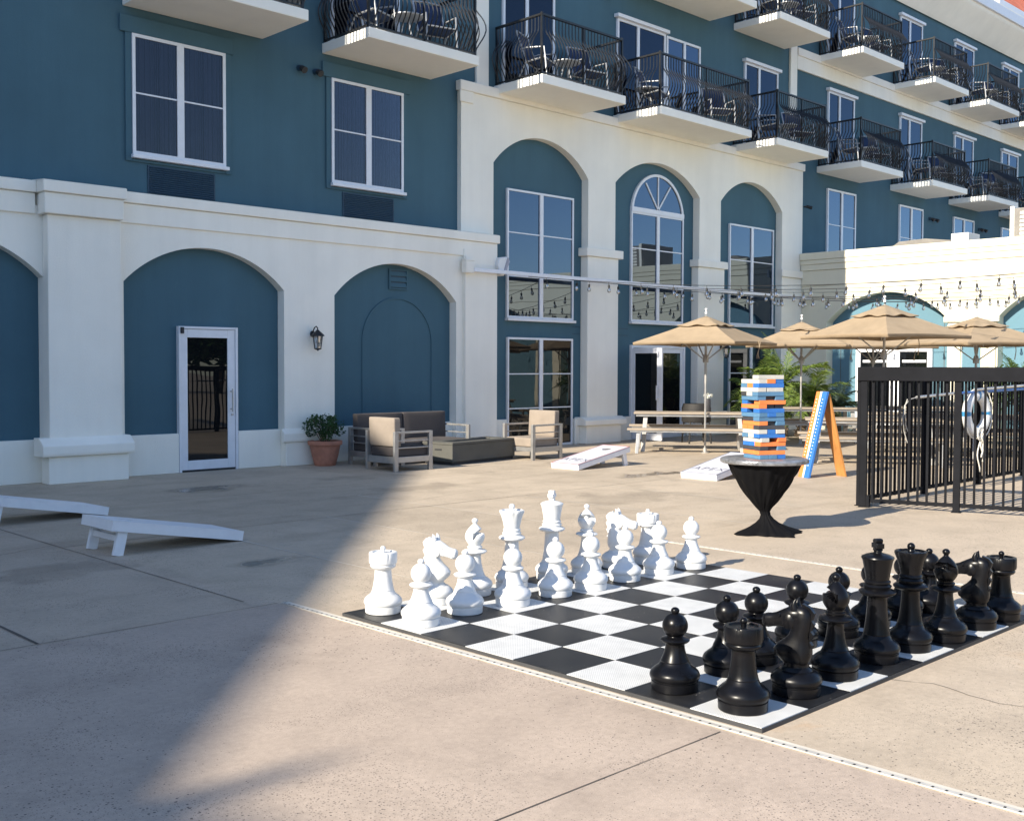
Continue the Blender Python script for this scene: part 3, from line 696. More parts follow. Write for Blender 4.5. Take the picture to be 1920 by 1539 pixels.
def P_bishop():
    p = base_prof() + [(.074, .118), (.068, .128), (.064, .132), (.065, .136)] + col(.062, .140, .040, .262, 7) + [(.042, .268), (.066, .276), (.079, .284), (.081, .290), (.075, .297), (.052, .302), (.044, .308), (.050, .314), (.050, .320), (.041, .326)]
    for i in range(27):
        t = i / 26; z = .332 + t * .146; r = .066 * math.sin(PI * (.20 + .80 * t) ** 1.0) if t > .375 else .066 * (.62 + .38 * math.sin(PI / 2 * t / .375))
        p.append((max(.012, r if t <= .375 else .066 * math.cos((t - .375) / .625 * PI / 2) ** .85), z))
    return p, knob(.492, .021)
def P_queen():
    p = base_prof() + [(.076, .118), (.070, .134), (.067, .138), (.068, .142)] + col(.066, .146, .047, .314, 7) + [(.049, .320), (.078, .328), (.090, .338), (.091, .346), (.082, .354), (.062, .360), (.064, .368), (.066, .376), (.060, .382), (.056, .388), (.061, .394), (.060, .402), (.054, .408)]
    p += [(.056, .42), (.062, .45), (.072, .485), (.083, .512), (.087, .522), (.085, .532), (.074, .534), (.066, .524), (.03, .530), (.0, .534)]
    return p, [(.020, .528), (.018, .540)] + ball(.021, .556, -40, 90, 8)
def P_king():
    p = base_prof() + [(.076, .118), (.070, .134), (.067, .138), (.068, .142)] + col(.067, .146, .050, .330, 7) + [(.052, .336), (.080, .344), (.093, .353), (.094, .362), (.084, .370), (.066, .376), (.068, .384), (.072, .391), (.066, .397), (.060, .402), (.066, .408), (.066, .416), (.058, .422)]
    p += [(.060, .43), (.066, .47), (.076, .52), (.083, .536), (.081, .542), (.060, .552), (.03, .560), (.0, .562)]
    return p, None
PIECE = {}
def knight_mesh():
    body = base_prof() + [(.074, .114), (.066, .124), (.058, .130), (.056, .138), (.058, .150), (.0, .152)]
    m = MB(); m.lathe(body, 40)
    h = MB()
    def loft(secs, n=20):
        vs = []; fs = []
        for c_, ax, a_, b_ in secs:                 # centre (x, z), in-plane axis, half size along it, half width
            for k in range(n):
                t_ = 2 * PI * k / n; cs, sn = math.cos(t_), math.sin(t_)
                p_ = math.copysign(abs(cs) ** .8, cs) * a_; q_ = math.copysign(abs(sn) ** .8, sn) * b_
                vs.append((c_[0] + ax[0] * p_, q_, c_[1] + ax[1] * p_))
        m_ = len(secs)
        for i in range(m_ - 1):
            for k in range(n): fs.append((i * n + k, i * n + (k + 1) % n, (i + 1) * n + (k + 1) % n, (i + 1) * n + k))
        fs += [tuple(range(n))[::-1], tuple((m_ - 1) * n + k for k in range(n))]; h.add(vs, fs)
    X = (1, 0)
    loft([((.0, .140), X, .052, .050), ((.004, .158), X, .070, .058), ((.014, .180), X, .086, .062), ((.018, .205), X, .090, .061), ((.010, .230), X, .078, .055), ((-.004, .254), X, .060, .049), ((-.016, .280), X, .048, .045),
          ((-.022, .310), X, .046, .043), ((-.024, .345), X, .050, .041), ((-.022, .380), X, .050, .037), ((-.018, .402), X, .042, .030), ((-.014, .412), X, .020, .016)])
    def U(a): return (math.sin(a), math.cos(a))
    loft([((-.045, .360), U(.10), .030, .028), ((-.015, .362), U(.12), .046, .040), ((.025, .356), U(.16), .050, .041), ((.060, .346), U(.20), .042, .036), ((.092, .337), U(.20), .034, .030), ((.118, .331), U(.18), .032, .028), ((.140, .327), U(.16), .034, .030), ((.156, .324), U(.16), .030, .026), ((.164, .322), U(.16), .018, .016)])
    h.prism([(-.060, .20), (-.078, .235), (-.066, .25), (-.082, .285), (-.070, .30), (-.086, .335), (-.074, .35), (-.086, .385), (-.066, .41), (-.030, .425), (-.02, .38), (-.03, .28), (-.035, .20)], -.013, .013, 'y')
    for sy in (-1, 1):
        h.tube([(.004, sy * .020, .392), (.008, sy * .022, .415), (.004, sy * .024, .434), (-.002, sy * .025, .446)], [.020, .017, .010, .002], 10)
        h.lathe([(.001, -.008), (.020, -.006), (.030, .0), (.020, .006), (.001, .008)], 16); h.v[-80:] = [(x * 1.0 + .028, sy * .039 + z * sy, y * 1.2 + .338) for x, y, z in h.v[-80:]]
        h.tube([(.070, sy * .026, .362), (.073, sy * .039, .364)], [.012, .007], 8); h.tube([(.150, sy * .018, .338), (.152, sy * .029, .340)], [.008, .005], 6)
    for k in range(3): h.tube([(.148 - k * .022, -.033 + k * .002, .312 + k * .004), (.148 - k * .022, .033 - k * .002, .312 + k * .004)], .0035, 6)
    return m, h
def make_piece(kind, white, label, x, y, rz):
    nm = {'p': 'pawn', 'r': 'rook', 'n': 'knight', 'b': 'bishop', 'q': 'queen', 'k': 'king'}[kind]
    t = thing('chess_' + nm, label, 'chess piece', (x, y, TOP), rz, 'white chess pieces' if white else 'black chess pieces')
    mat = 'white_plastic' if white else 'black_plastic'
    if (kind, white) not in PIECE:
        objs = []
        if kind == 'n':
            b1, h1 = knight_mesh(); objs.append(L(b1, 'base', mat, t, smooth=38)); objs.append(L(h1, 'horse_head', mat, t, smooth=50))
        else:
            prof, kn = {'p': P_pawn, 'r': P_rook, 'b': P_bishop, 'q': P_queen, 'k': P_king}[kind]()
            rf = None
            if kind == 'r':
                def rf(r, z, a): return r - .006 if (.322 < z < .3745 and r > .08 and abs(((a / (2 * PI) * 6) % 1) - .5) < .07) else r
            if kind == 'q':
                def rf(r, z, a): return r * (1 - .07 * max(0, math.cos(a * 8)) ** 2) if z > .505 and r > .07 else r
            if kind == 'b':
                def rf(r, z, a):
                    if .36 < z < .475 and math.cos(a) > .1 and abs(z - (.385 + .75 * r * math.cos(a))) < .019: return r * .30
                    return r
            m = MB(); m.lathe(prof, 72 if kind in 'rqb' else 48, rf=rf); objs.append(L(m, 'body', mat, t, smooth=40))
            k = MB()
            if kn: k.lathe(kn, 24); objs.append(L(k, 'finial', mat, t, smooth=40))
            else:
                k.lathe([(.026, .556), (.020, .566), (.022, .574)], 20)
                k.prism([(-.017, .572), (.017, .572), (.012, .588), (.030, .584), (.030, .612), (.013, .608), (.018, .628), (.008, .634), (-.008, .634), (-.018, .628), (-.013, .608), (-.030, .612), (-.030, .584), (-.012, .588)], -.021, .021, 'x')
                objs.append(L(k, 'cross', mat, t, smooth=40, bevel=.003))
        PIECE[(kind, white)] = [(o.name.split('.')[0], o) for o in objs]
    else:
        for nm_, src in PIECE[(kind, white)]:
            c_ = src.copy(); COL.objects.link(c_); c_.parent = t
    return t
def at(u, v): return BX + v * SQ, BY - u * SQ
WH = [('r', .42, .50, 'white rook at the near left corner of the board'), ('n', .47, 1.58, 'white knight between the corner rook and a bishop on the shaded side'), ('b', .42, 2.55, 'white bishop beside the white queen'), ('q', .42, 3.47, 'white queen with notched coronet'), ('k', .36, 4.6, 'white king with a cross, tallest white piece'), ('b', .45, 5.5, 'white bishop beside the white king, turned to show its slot'), ('n', .45, 6.42, 'white knight between a bishop and the far rook'), ('r', .46, 7.4, 'white rook at the far end of the white back row')]
BK = [('r', 7.46, .43, 'black rook at the nearest corner of the board'), ('n', 7.56, 1.45, 'black knight beside the nearest black rook'), ('b', 7.52, 2.47, 'black bishop between a knight and the black king, its slot wide open'), ('k', 7.51, 3.62, 'black king with a cross, tallest black piece'), ('q', 7.55, 4.54, 'black queen with a wide bowl crown and ball'), ('b', 7.66, 5.45, 'black bishop beside the black queen, glossy egg head'), ('n', 7.66, 6.57, 'black knight beside the far black rook'), ('r', 7.68, 7.46, 'black rook at the right end of the black back row')]
for kd, u, v, lb in WH: make_piece(kd, True, lb, *at(u, v), -PI / 2 + (rnd.uniform(.25, .45) if kd != 'b' else (-.9 if v > 4 else .5)))
for kd, u, v, lb in BK: make_piece(kd, False, lb, *at(u, v), PI / 2 + ((rnd.uniform(.1, .4) if kd != 'k' else 1.0) if kd != 'b' else (.75 if v < 4 else 1.6)))
FRW = ['the near left rook', 'the near knight', 'the near bishop', 'the queen', 'the king', 'the far bishop', 'the far knight', 'the far rook']
FRB = ['the nearest black rook', 'the nearer black knight', 'the nearer black bishop', 'the black king', 'the black queen', 'the farther black bishop', 'the farther black knight', 'the farther black rook']
for k, (u, v) in enumerate(((1.52, .40), (1.37, 1.46), (1.50, 2.44), (1.47, 3.53), (1.52, 4.42), (1.43, 5.5), (1.45, 6.51), (1.52, 7.47))):
    make_piece('p', True, 'white pawn standing in front of ' + FRW[k].replace('the ', 'the white ' if k in (3, 4) else 'the '), *at(u, v), rnd.uniform(-3, 3))
for k, (u, v) in enumerate(((6.40, .50), (6.42, 1.60), (6.38, 2.36), (6.30, 3.55), (6.41, 4.56), (6.45, 5.5), (6.5, 6.5), (6.60, 7.2))):
    make_piece('p', False, 'black pawn standing in front of ' + FRB[k], *at(u, v), rnd.uniform(-3, 3))

# ------------------------------------------------------------------ bean bag boards
def text_mesh(txt, size):
    cu = bpy.data.curves.new('lettering', 'FONT'); cu.body = txt; cu.size = size; cu.align_x = 'CENTER'; cu.extrude = .0006; cu.offset = -size * .004; cu.space_character = 1.25
    o = bpy.data.objects.new('lettering', cu); COL.objects.link(o); bpy.context.view_layer.update()
    me = bpy.data.meshes.new_from_object(o.evaluated_get(bpy.context.evaluated_depsgraph_get())); bpy.data.objects.remove(o); return me
def cornhole(loc, rz, label, trim=None, text=False, ln=1.22, wd=.60, hi=.30, lo=.085):
    """low end at the origin, rising along local +x"""
    t = thing('cornhole_board', label, 'bean bag board', loc, rz, 'bean bag toss boards')
    ang = math.atan2(hi - lo, ln); ca, sa = math.cos(ang), math.sin(ang)
    def mp(x, y, z): return (x * ca - z * sa, y, lo + x * sa + z * ca)
    hw_ = wd / 2; m = MB(mp); hc = (ln - .23, 0); hr = .078
    # deck with a round hole
    N_ = 32; ring = [(hc[0] + hr * math.cos(2 * PI * k / N_), hr * math.sin(2 * PI * k / N_)) for k in range(N_)]
    outer = []
    for k in range(N_):
        a = 2 * PI * k / N_; dx, dy = math.cos(a), math.sin(a); q = .2 / max(abs(dx), abs(dy)); outer.append((hc[0] + dx * q, dy * q))
    for z, fl in ((0, 0), (-.014, 1)):
        vs = [(x, y, z) for x, y in ring] + [(x, y, z) for x, y in outer]
        m.add(vs, [(k, (k + 1) % N_, N_ + (k + 1) % N_, N_ + k) for k in range(N_)])
        x0, x1 = hc[0] - .2, hc[0] + .2
        for r_ in ((0, x0, -hw_, hw_), (x0, x1, -hw_, -.2), (x0, x1, .2, hw_), (x1, ln, -hw_, hw_)): m.add([(r_[0], r_[2], z), (r_[1], r_[2], z), (r_[1], r_[3], z), (r_[0], r_[3], z)], [(0, 1, 2, 3)])
    m.add([(x, y, z) for z in (0, -.014) for x, y in ring], [(k, (k + 1) % N_, N_ + (k + 1) % N_, N_ + k) for k in range(N_)])
    m.add([(x, y, z) for z in (-.0002, -.0145) for x, y in ((0, -hw_), (ln, -hw_), (ln, hw_), (0, hw_))], [(0, 1, 5, 4), (1, 2, 6, 5), (2, 3, 7, 6), (3, 0, 4, 7)])
    L(m, 'deck', 'deck_print' if text else 'white_paint', t)
    f = MB(mp); z0, z1 = -.085, -.0145
    f.box(0, ln, -hw_, -hw_ + .02, z0, z1); f.box(0, ln, hw_ - .02, hw_, z0, z1); f.box(0, .02, -hw_ + .02, hw_ - .02, z0, z1); f.box(ln - .02, ln, -hw_ + .02, hw_ - .02, z0, z1)
    L(f, 'frame', 'white_paint', t, bevel=.003)
    for sy in (-1, 1):
        l = MB(); y = sy * (hw_ - .045); px, _, pz = mp(ln - .10, 0, -.05); l.bar((px - .02, y, pz + .02), (px + .035, y, .0), .038, .085, (1, 0, 0)); L(l, 'leg', 'white_paint', t, bevel=.003)
    px, _, pz = mp(ln - .10, 0, -.05); b = MB(); b.box(px - .005, px + .03, -hw_ + .064, hw_ - .064, .115, .165); L(b, 'crossbar', 'white_paint', t, bevel=.002)
    if trim:
        r = MB(mp); e = .013
        r.box(.0, ln, -hw_, -hw_ + e, .0005, .0035); r.box(.0, ln, hw_ - e, hw_, .0005, .0035); r.box(0, e, -hw_ + e, hw_ - e, .0005, .0035); r.box(ln - e, ln, -hw_ + e, hw_ - e, .0005, .0035); L(r, 'border', trim, t)
    if text:
        me = text_mesh('APEX', .19); me.materials.clear(); me.materials.append(M['lettering'])
        o = bpy.data.objects.new('lettering', me); COL.objects.link(o); o.parent = t
        o.matrix_local = Matrix.Translation(mp(.20, 0, .0012)) @ Matrix.Rotation(-ang, 4, 'Y') @ Matrix.Rotation(-PI / 2, 4, 'Z')
    return t
cornhole((12.06, 11.2, 0), .0, 'white bean bag board with red edging in front of the lounge chairs', 'red_trim', True, wd=.56)
cornhole((12.30, 8.92, 0), .0, 'white bean bag board with grey edging half hidden behind the black draped table', 'grey_trim', True, wd=.60)
cornhole((5.03, 8.80, 0), PI + .02, 'plain white bean bag board in the shade, nearest the camera', wd=.56)
cornhole((4.87, 11.20, 0), PI + .06, 'plain white bean bag board cut off by the left picture edge', wd=.58)

# ------------------------------------------------------------------ draped table and block tower
TX, TY = 8.78, 5.62
t = thing('cocktail_table', 'round table with a wrinkled silver top under a black drape', 'table', (TX, TY, 0))
m = MB(); m.lathe([(0, .655), (.385, .655), (.398, .662), (.402, .678), (.398, .694), (.388, .701), (.0, .701)], 56, rf=lambda r, z, a: r * (1 + .008 * math.sin(9 * a) + .005 * math.sin(23 * a + 2))); L(m, 'tabletop', 'foil', t, smooth=40)
m = MB(); m.lathe([(.19, 0), (.19, .012), (.03, .03), (.026, .05), (.026, .654), (.0, .654)], 24); L(m, 'pedestal', 'black_iron', t, smooth=30)
def drape_r(r, z, a):
    tw = 2.6 * math.exp(-((z - .18) / .14) ** 2) if z < .5 else 0
    sq = max(0, 1 - z / .16) ** 1.3
    corner = 1 + .50 * sq * (max(0, math.cos(2 * (a + .38))) ** 3 + .55 * max(0, -math.cos(2 * (a + .38))) ** 3) - .10 * sq
    w_ = .5 + .5 * math.tanh((.62 - z) * 9)
    fold = 1 + w_ * (.045 * math.sin(7 * a + 9 * z + 1.2) + .04 * math.sin(13 * a + 15 * z) + .022 * math.sin(23 * a - 11 * z + .5))
    return r * corner * fold
prof = []
KP = [(0, .262), (.02, .236), (.05, .172), (.09, .108), (.13, .064), (.165, .044), (.20, .046), (.24, .074), (.29, .116), (.35, .160), (.42, .208), (.50, .258), (.57, .300), (.63, .328), (.662, .338), (.664, .30)]
for i in range(len(KP) - 1):
    for k in range(4):
        f_ = k / 4; prof.append((KP[i][1] + (KP[i + 1][1] - KP[i][1]) * f_, KP[i][0] + (KP[i + 1][0] - KP[i][0]) * f_))
m = MB(); m.lathe([(r, z + .004) for r, z in prof if z < .655], 128, rf=drape_r)
m.v = [(x + .030 * max(0, 1 - z / .24), y - .047 * max(0, 1 - z / .24), z) for x, y, z in m.v]
dr_ = m.build('tablecloth', 'cloth', None, smooth=180); dr_.location = (TX, TY, 0)
tag(dr_, 'black stretch cloth twisted to a narrow waist around the round table', 'tablecloth')

LAY = [('R', [None, None, 'w']), ('L', ['w', 'o', 'b']), ('R', ['s', 'o', 'b']), ('L', ['w', 'w', 'w']), ('R', ['d', 'w', 's']), ('L', ['s', 'd', 's']), ('R', ['b', None, 'o']), ('L', ['o', 'd', 'd']), ('R', ['b', None, 'b']), ('L', ['s', 'b', 's']),
       ('R', ['d', 'd', 's']), ('L', ['o', 'd', 's']), ('R', ['o', 'o', 'd']), ('L', ['w', 'b', 'w']), ('R', ['s', 'w', 'b']), ('L', ['w', None, 'o']), ('R', ['b', 'b', 'o']), ('L', ['d', 'd', 's']), ('R', ['o', 'o', 'o']), ('L', ['s', 's', 'b'])]
CN = {'w': ('white', 'white_block'), 'o': ('orange', 'orange_paint'), 'b': ('bright blue', 'blue_paint'), 's': ('slate blue', 'slate_paint'), 'd': ('dark grey', 'dark_block')}
ORD = ['top', 'second', 'third', 'fourth', 'fifth', 'sixth', 'seventh', 'eighth', 'ninth', 'tenth', 'eleventh', 'twelfth', 'thirteenth', 'fourteenth', 'fifteenth', 'sixteenth', 'seventeenth', 'eighteenth', 'nineteenth', 'bottom']
BLK = {}
yaw0 = math.radians(-23.5)
for k, (dr0, cs) in enumerate(LAY):
    z = .702 + (19 - k) * .0384; sway = (19 - k) / 19.0
    for i, c_ in enumerate(cs):
        if c_ is None: continue
        if c_ not in BLK:
            mb_ = MB(); mb_.box(-.14, .14, -.0455, .0455, 0, .0376); o = mb_.build('tower_block', CN[c_][1], None, bevel=.0025); BLK[c_] = o.data; bpy.data.objects.remove(o)
        o = bpy.data.objects.new('tower_block', BLK[c_]); COL.objects.link(o)
        bv = o.modifiers.new('edge', 'BEVEL'); bv.width = .0025; bv.segments = 2
        off = (i - 1) * .0935
        lx, ly = (off, 0) if dr0 == 'L' else (0, -off)
        if dr0 == 'R': ly = -(i - 1) * .0935            # back, middle, front
        lx += rnd.uniform(-.004, .004); ly += rnd.uniform(-.004, .004)
        if c_ == 'd' and dr0 == 'L' and i > 0: ly += .022
        if k == 6 and i == 2: lx += .012
        yw = yaw0 + math.sin(k * .9) * .035 + rnd.uniform(-.012, .012)
        sx_ = -.022 * sway + .006 * math.sin(k * 1.3); sy_ = .02 * sway
        ca, sa = math.cos(yw), math.sin(yw)
        o.location = (TX + lx * ca - ly * sa + sx_, TY + lx * sa + ly * ca + sy_, z); o.rotation_euler = (0, 0, yw + (PI / 2 if dr0 == 'L' else 0))
        place = (['at the near corner', 'in the middle', 'at the right end'] if dr0 == 'L' else ['at the far left', 'in the middle', 'on the near side'])[i]
        lay = {'top': 'top layer', 'bottom': 'bottom layer'}.get(ORD[k], ORD[k] + ' layer from the top')
        tag(o, f'{CN[c_][0]} wooden block {place} of the tower\'s {lay}', 'wooden block', 'blocks of the tumbling tower')

# ------------------------------------------------------------------ score stand
t = thing('score_stand', 'wooden stand painted orange, white and blue with rows of pegs, leaning like an A', 'score stand', (13.62, 8.09, 0), math.radians(-26))
hgt = 1.20; lean = .29
def slab(mb, y0, y1, x0b, thick, mi): 
    mb.add([(x0b, y0, 0), (x0b + thick, y0, 0), (x0b + lean + thick, y0, hgt), (x0b + lean, y0, hgt), (x0b, y1, 0), (x0b + thick, y1, 0), (x0b + lean + thick, y1, hgt), (x0b + lean, y1, hgt)],
           [(0, 1, 2, 3), (7, 6, 5, 4), (0, 3, 7, 4), (1, 5, 6, 2), (0, 4, 5, 1), (3, 2, 6, 7)], mi)
m = MB(); slab(m, .025, .125, 0, .04, 0); slab(m, -.012, .0248, -.003, .043, 1); slab(m, -.125, -.0122, 0, .04, 2); L(m, 'front_board', ['orange_paint', 'white_paint', 'blue_paint'], t, bevel=.004)
m = MB()
for k in range(21):
    z = .17 + k * .046; x = lean * z / hgt
    for y in (.075, -.068): m.tube([(x + .004, y, z), (x - .007, y, z + .003)], .0085, 8)
L(m, 'pegs', 'white_paint', t)
m = MB(); x0b = .62; 
m.add([(x0b, -.10, 0), (x0b + .035, -.10, 0), (lean + .075, -.10, hgt - .03), (lean + .042, -.10, hgt - .03), (x0b, .10, 0), (x0b + .035, .10, 0), (lean + .075, .10, hgt - .03), (lean + .042, .10, hgt - .03)], [(0, 1, 2, 3), (7, 6, 5, 4), (0, 3, 7, 4), (1, 5, 6, 2), (0, 4, 5, 1), (3, 2, 6, 7)])
L(m, 'rear_leg', 'wood_brown', t, bevel=.004)
m = MB(); m.box(lean + .02, lean + .06, -.07, .07, hgt - .045, hgt + .005); L(m, 'hinge', 'galv', t)

# ------------------------------------------------------------------ pool fence
def fence(name, label, p0, p1, posts, step, plate):
    d = Vector((p1[0] - p0[0], p1[1] - p0[1], 0)); ln = d.length
    t = thing(name, label, 'fence', (p0[0], p0[1], 0), math.atan2(d.y, d.x))
    m = MB(); n = int(ln / step)
    for k in range(1, n):
        x = k * step
        if min(abs(x - q) for q in posts) < .04: continue
        m.box(x - .012, x + .012, -.012, .012, .05, 1.50)
    m.box(0, ln, -.017, .017, .055, .095); m.box(0, ln, -.017, .017, 1.42, 1.46)
    L(m, 'bar_panel', 'fence_paint', t)
    for q in posts:
        pm = MB(); pm.box(q - .035, q + .035, -.035, .035, 0, 1.50); pm.box(q - .05, q + .05, -.05, .05, 0, .008); L(pm, 'post', 'fence_paint', t, bevel=.004)
    pm = MB(); pm.box(-.07, ln + .04, -.05, .05, 1.395, 1.548) if plate else pm.box(-.03, ln, -.03, .03, 1.44, 1.53)
    L(pm, 'top_rail', 'fence_paint', t, bevel=.006)
    return t
f1 = fence('pool_fence', 'charcoal pool fence nearest the camera with a broad flat top rail', (11.235, 5.92), (13.2, -.18), (.0, .96, 1.92, 2.88, 3.84, 4.8, 5.76), .0945, True)
m = MB(); m.box(.036, .07, -.045, .045, .0, .13); m.box(-.062, -.037, -.02, .02, 0.02, 1.39); L(m, 'gate_hinge', 'fence_paint', f1, bevel=.003)
fence('pool_fence', 'charcoal fence behind, carrying the ring buoy and the long pole', (11.32, 6.0), (19.0, 6.12), (.0, 1.63, 3.26, 4.89, 6.52), .105, False)

# ring buoy and rescue pole on the rear fence
t = thing('ring_buoy', 'white ring buoy with blue bands and trailing rope on the rear fence', 'ring buoy', (14.22, 5.93, .95), -.12)
m = MB(); R_, r_ = .235, .070; vs = []; fs = []; mi = []
NA, NB = 60, 16
for i in range(NA):
    a = 2 * PI * i / NA
    for k in range(NB):
        b = 2 * PI * k / NB; rr = R_ + r_ * math.cos(b); vs.append((rr * math.cos(a), r_ * .8 * math.sin(b), rr * math.sin(a)))
for i in range(NA):
    aa = (i + .5) / NA * 360; band = any(abs((aa - c + 180) % 360 - 180) < 9 for c in (0, 90, 180, 270))
    for k in range(NB):
        fs.append((i * NB + k, i * NB + (k + 1) % NB, ((i + 1) % NA) * NB + (k + 1) % NB, ((i + 1) % NA) * NB + k)); mi.append(1 if band else 0)
m.v = vs; m.f = fs; m.mi = mi; L(m, 'ring', ['white_plastic', 'blue_band'], t, smooth=180)
m = MB()
for q in range(4):
    a0 = PI / 4 + q * PI / 2; m.tube([(math.cos(a0 + (x - .5) * PI / 2) * (.315 + .03 * math.sin(PI * x)), -.03, math.sin(a0 + (x - .5) * PI / 2) * (.315 + .03 * math.sin(PI * x))) for x in [i / 10 for i in range(11)]], .008, 6)
for q, (dx, ln) in enumerate(((-.06, .55), (.0, .42), (.03, .80), (-.02, .36))):
    m.tube([(dx + .035 * math.sin(i * .8 + q), -.075 - .01 * q, -.20 - ln * i / 10) for i in range(11)], .009, 6)
for q in range(3): m.tube([(.09 * math.cos(x) - .02, -.085, -.24 + .07 * math.sin(x) - .02 * q) for x in [i * 2 * PI / 12 for i in range(13)]], .009, 6)
L(m, 'rope', 'rope', t, smooth=180)
t = thing('rescue_pole', 'long blue and silver rescue pole with a white hooked loop along the rear fence', 'rescue pole', (12.2, 5.92, 1.17))
m = MB(); m.tube([(.30, 0, .02), (1.3, 0, .05)], .019, 10, 0); m.tube([(1.3, 0, .05), (6.2, -.01, .11)], .017, 10, 1); m.tube([(1.9, -.03, .09), (6.2, -.05, .19)], .019, 10, 0); L(m, 'pole', ['galv', 'blue_paint'], t, smooth=40)
m = MB(); pts = [(.30, 0, .02), (.10, -.01, .0), (-.05, -.02, -.07), (-.11, -.03, -.2), (-.10, -.04, -.36), (-.03, -.05, -.50)]; m.tube(pts, .006, 8)
pts = [(.10, .02, .0), (.05, .02, -.07), (.04, .02, -.18), (.07, .02, -.30), (.12, .02, -.38)]; m.tube(pts, .006, 8); L(m, 'hook', 'drain_grey', t, smooth=60)
# ------------------------------------------------------------------ lounge furniture
def rbox(mb, x0, x1, y0, y1, z0, z1): mb.box(x0, x1, y0, y1, z0, z1)
def cushion(name, t, x0, x1, y0, y1, z0, z1, mat, puff=.012, tilt=None):
    bm = bmesh.new(); bmesh.ops.create_cube(bm, size=2)
    bmesh.ops.subdivide_edges(bm, edges=bm.edges, cuts=5, use_grid_fill=True)
    dims = (x1 - x0, y1 - y0, z1 - z0); thin = dims.index(min(dims)); rg = random.Random(int(x0 * 977 + y0 * 131 + z0 * 17))
    for v in bm.verts:
        p = v.co.copy(); o_ = [q for q in range(3) if q != thin]
        bulge = (1 - p[o_[0]] ** 4) * (1 - p[o_[1]] ** 4)
        p[thin] *= .90 + .14 * bulge + rg.uniform(-.012, .012)
        v.co = Vector(((x0 + x1) / 2 + p.x * dims[0] / 2, (y0 + y1) / 2 + p.y * dims[1] / 2, (z0 + z1) / 2 + p.z * dims[2] / 2))
        if tilt: v.co.x += (v.co.z - z0) * tilt
    bm.normal_update(); me = bpy.data.meshes.new(name); bm.to_mesh(me); bm.free(); me.materials.append(M[mat])
    me.polygons.foreach_set('use_smooth', [True] * len(me.polygons))
    o = bpy.data.objects.new(name, me); COL.objects.link(o); o.parent = t
    b_ = o.modifiers.new('round', 'BEVEL'); b_.width = .028; b_.segments = 3; b_.limit_method = 'ANGLE'; b_.angle_limit = math.radians(50)
    return o
def seat_frame(t, ln, dep=.72):
    """faces +x; back at x=0; y from 0 to ln"""
    for y in (0, ln):
        sg = 1 if y == 0 else -1
        for x, nm in ((.035, 'leg'), (dep - .035, 'leg')):
            m = MB(); m.box(x - .035, x + .035, min(y, y + sg * .045), max(y, y + sg * .045), 0, .585); L(m, nm, 'alu', t, bevel=.004)
        m = MB(); m.box(.0705, dep - .0705, min(y, y + sg * .045), max(y, y + sg * .045), .555, .585)
        for z in (.44, .335): m.box(.0705, dep - .0705, min(y + sg * .012, y + sg * .030), max(y + sg * .012, y + sg * .030), z, z + .018)
        m.box(.0705, dep - .0705, min(y, y + sg * .045), max(y, y + sg * .045), .13, .215)
        L(m, 'arm', 'alu', t, bevel=.004)
    m = MB(); m.box(dep - .05, dep - .02, .0455, ln - .0455, .14, .21); m.box(.02, .05, .0455, ln - .0455, .115, .215); m.box(.05, dep - .05, .046, ln - .046, .17, .20)
    L(m, 'seat_rail', 'alu', t, bevel=.003)
t = thing('lounge_chair', 'aluminium lounge chair whose cushion back is towards the potted plant, left of the fire pit', 'lounge chair', (9.88, 12.53, 0), 0, 'lounge chairs by the fire pit')
seat_frame(t, .71); cushion('seat_cushion', t, .06, .70, .055, .655, .205, .37, 'cushion_shaded'); cushion('back_cushion', t, .03, .165, .05, .66, .36, .785, 'cushion', tilt=-.03)
t = thing('lounge_chair', 'sunlit aluminium lounge chair with beige cushions right of the fire pit', 'lounge chair', (13.49, 13.28, 0), PI, 'lounge chairs by the fire pit')
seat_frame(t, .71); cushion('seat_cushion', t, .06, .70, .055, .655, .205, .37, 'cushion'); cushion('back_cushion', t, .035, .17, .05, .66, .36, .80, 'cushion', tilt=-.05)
t = thing('sofa', 'two seat aluminium sofa with cushions coloured for the shade against the arched wall', 'sofa', (10.2, 14.12, 0), -PI / 2)
seat_frame(t, 1.95); 
for k in range(2):
    y0 = .055 + k * .92; cushion('seat_cushion', t, .06, .70, y0, y0 + .915, .205, .37, 'cushion_shaded'); cushion('back_cushion', t, .05, .19, y0, y0 + .91, .36, .79, 'cushion_shaded', tilt=-.05)
t = thing('fire_pit', 'long grey stone fire pit table between the lounge chairs', 'fire pit', (11.21, 12.78, 0), math.radians(9))
m = MB(); m.box(.02, 1.61, .02, .58, 0, .05, 1); m.box(0, 1.63, 0, .60, .05, .315, 0)
L(m, 'body', ['fire_stone', 'slate_dark'], t, bevel=.008)
m = MB(); 
for x0, x1, y0, y1 in ((-.01, 1.64, -.01, .16), (-.01, 1.64, .44, .61), (-.01, .25, .16, .44), (1.38, 1.64, .16, .44)): m.box(x0, x1, y0, y1, .317, .352)
L(m, 'top_slab', 'fire_stone', t, bevel=.004)
m = MB(); m.box(.25, 1.38, .16, .44, .318, .325, 0); m.bar((.3, .30, .335), (1.33, .30, .335), .03, .02); L(m, 'burner_tray', 'slate_dark', t)
m = MB(); m.box(-.006, .002, .22, .36, .225, .25); L(m, 'handle_slot', 'slate_dark', t)

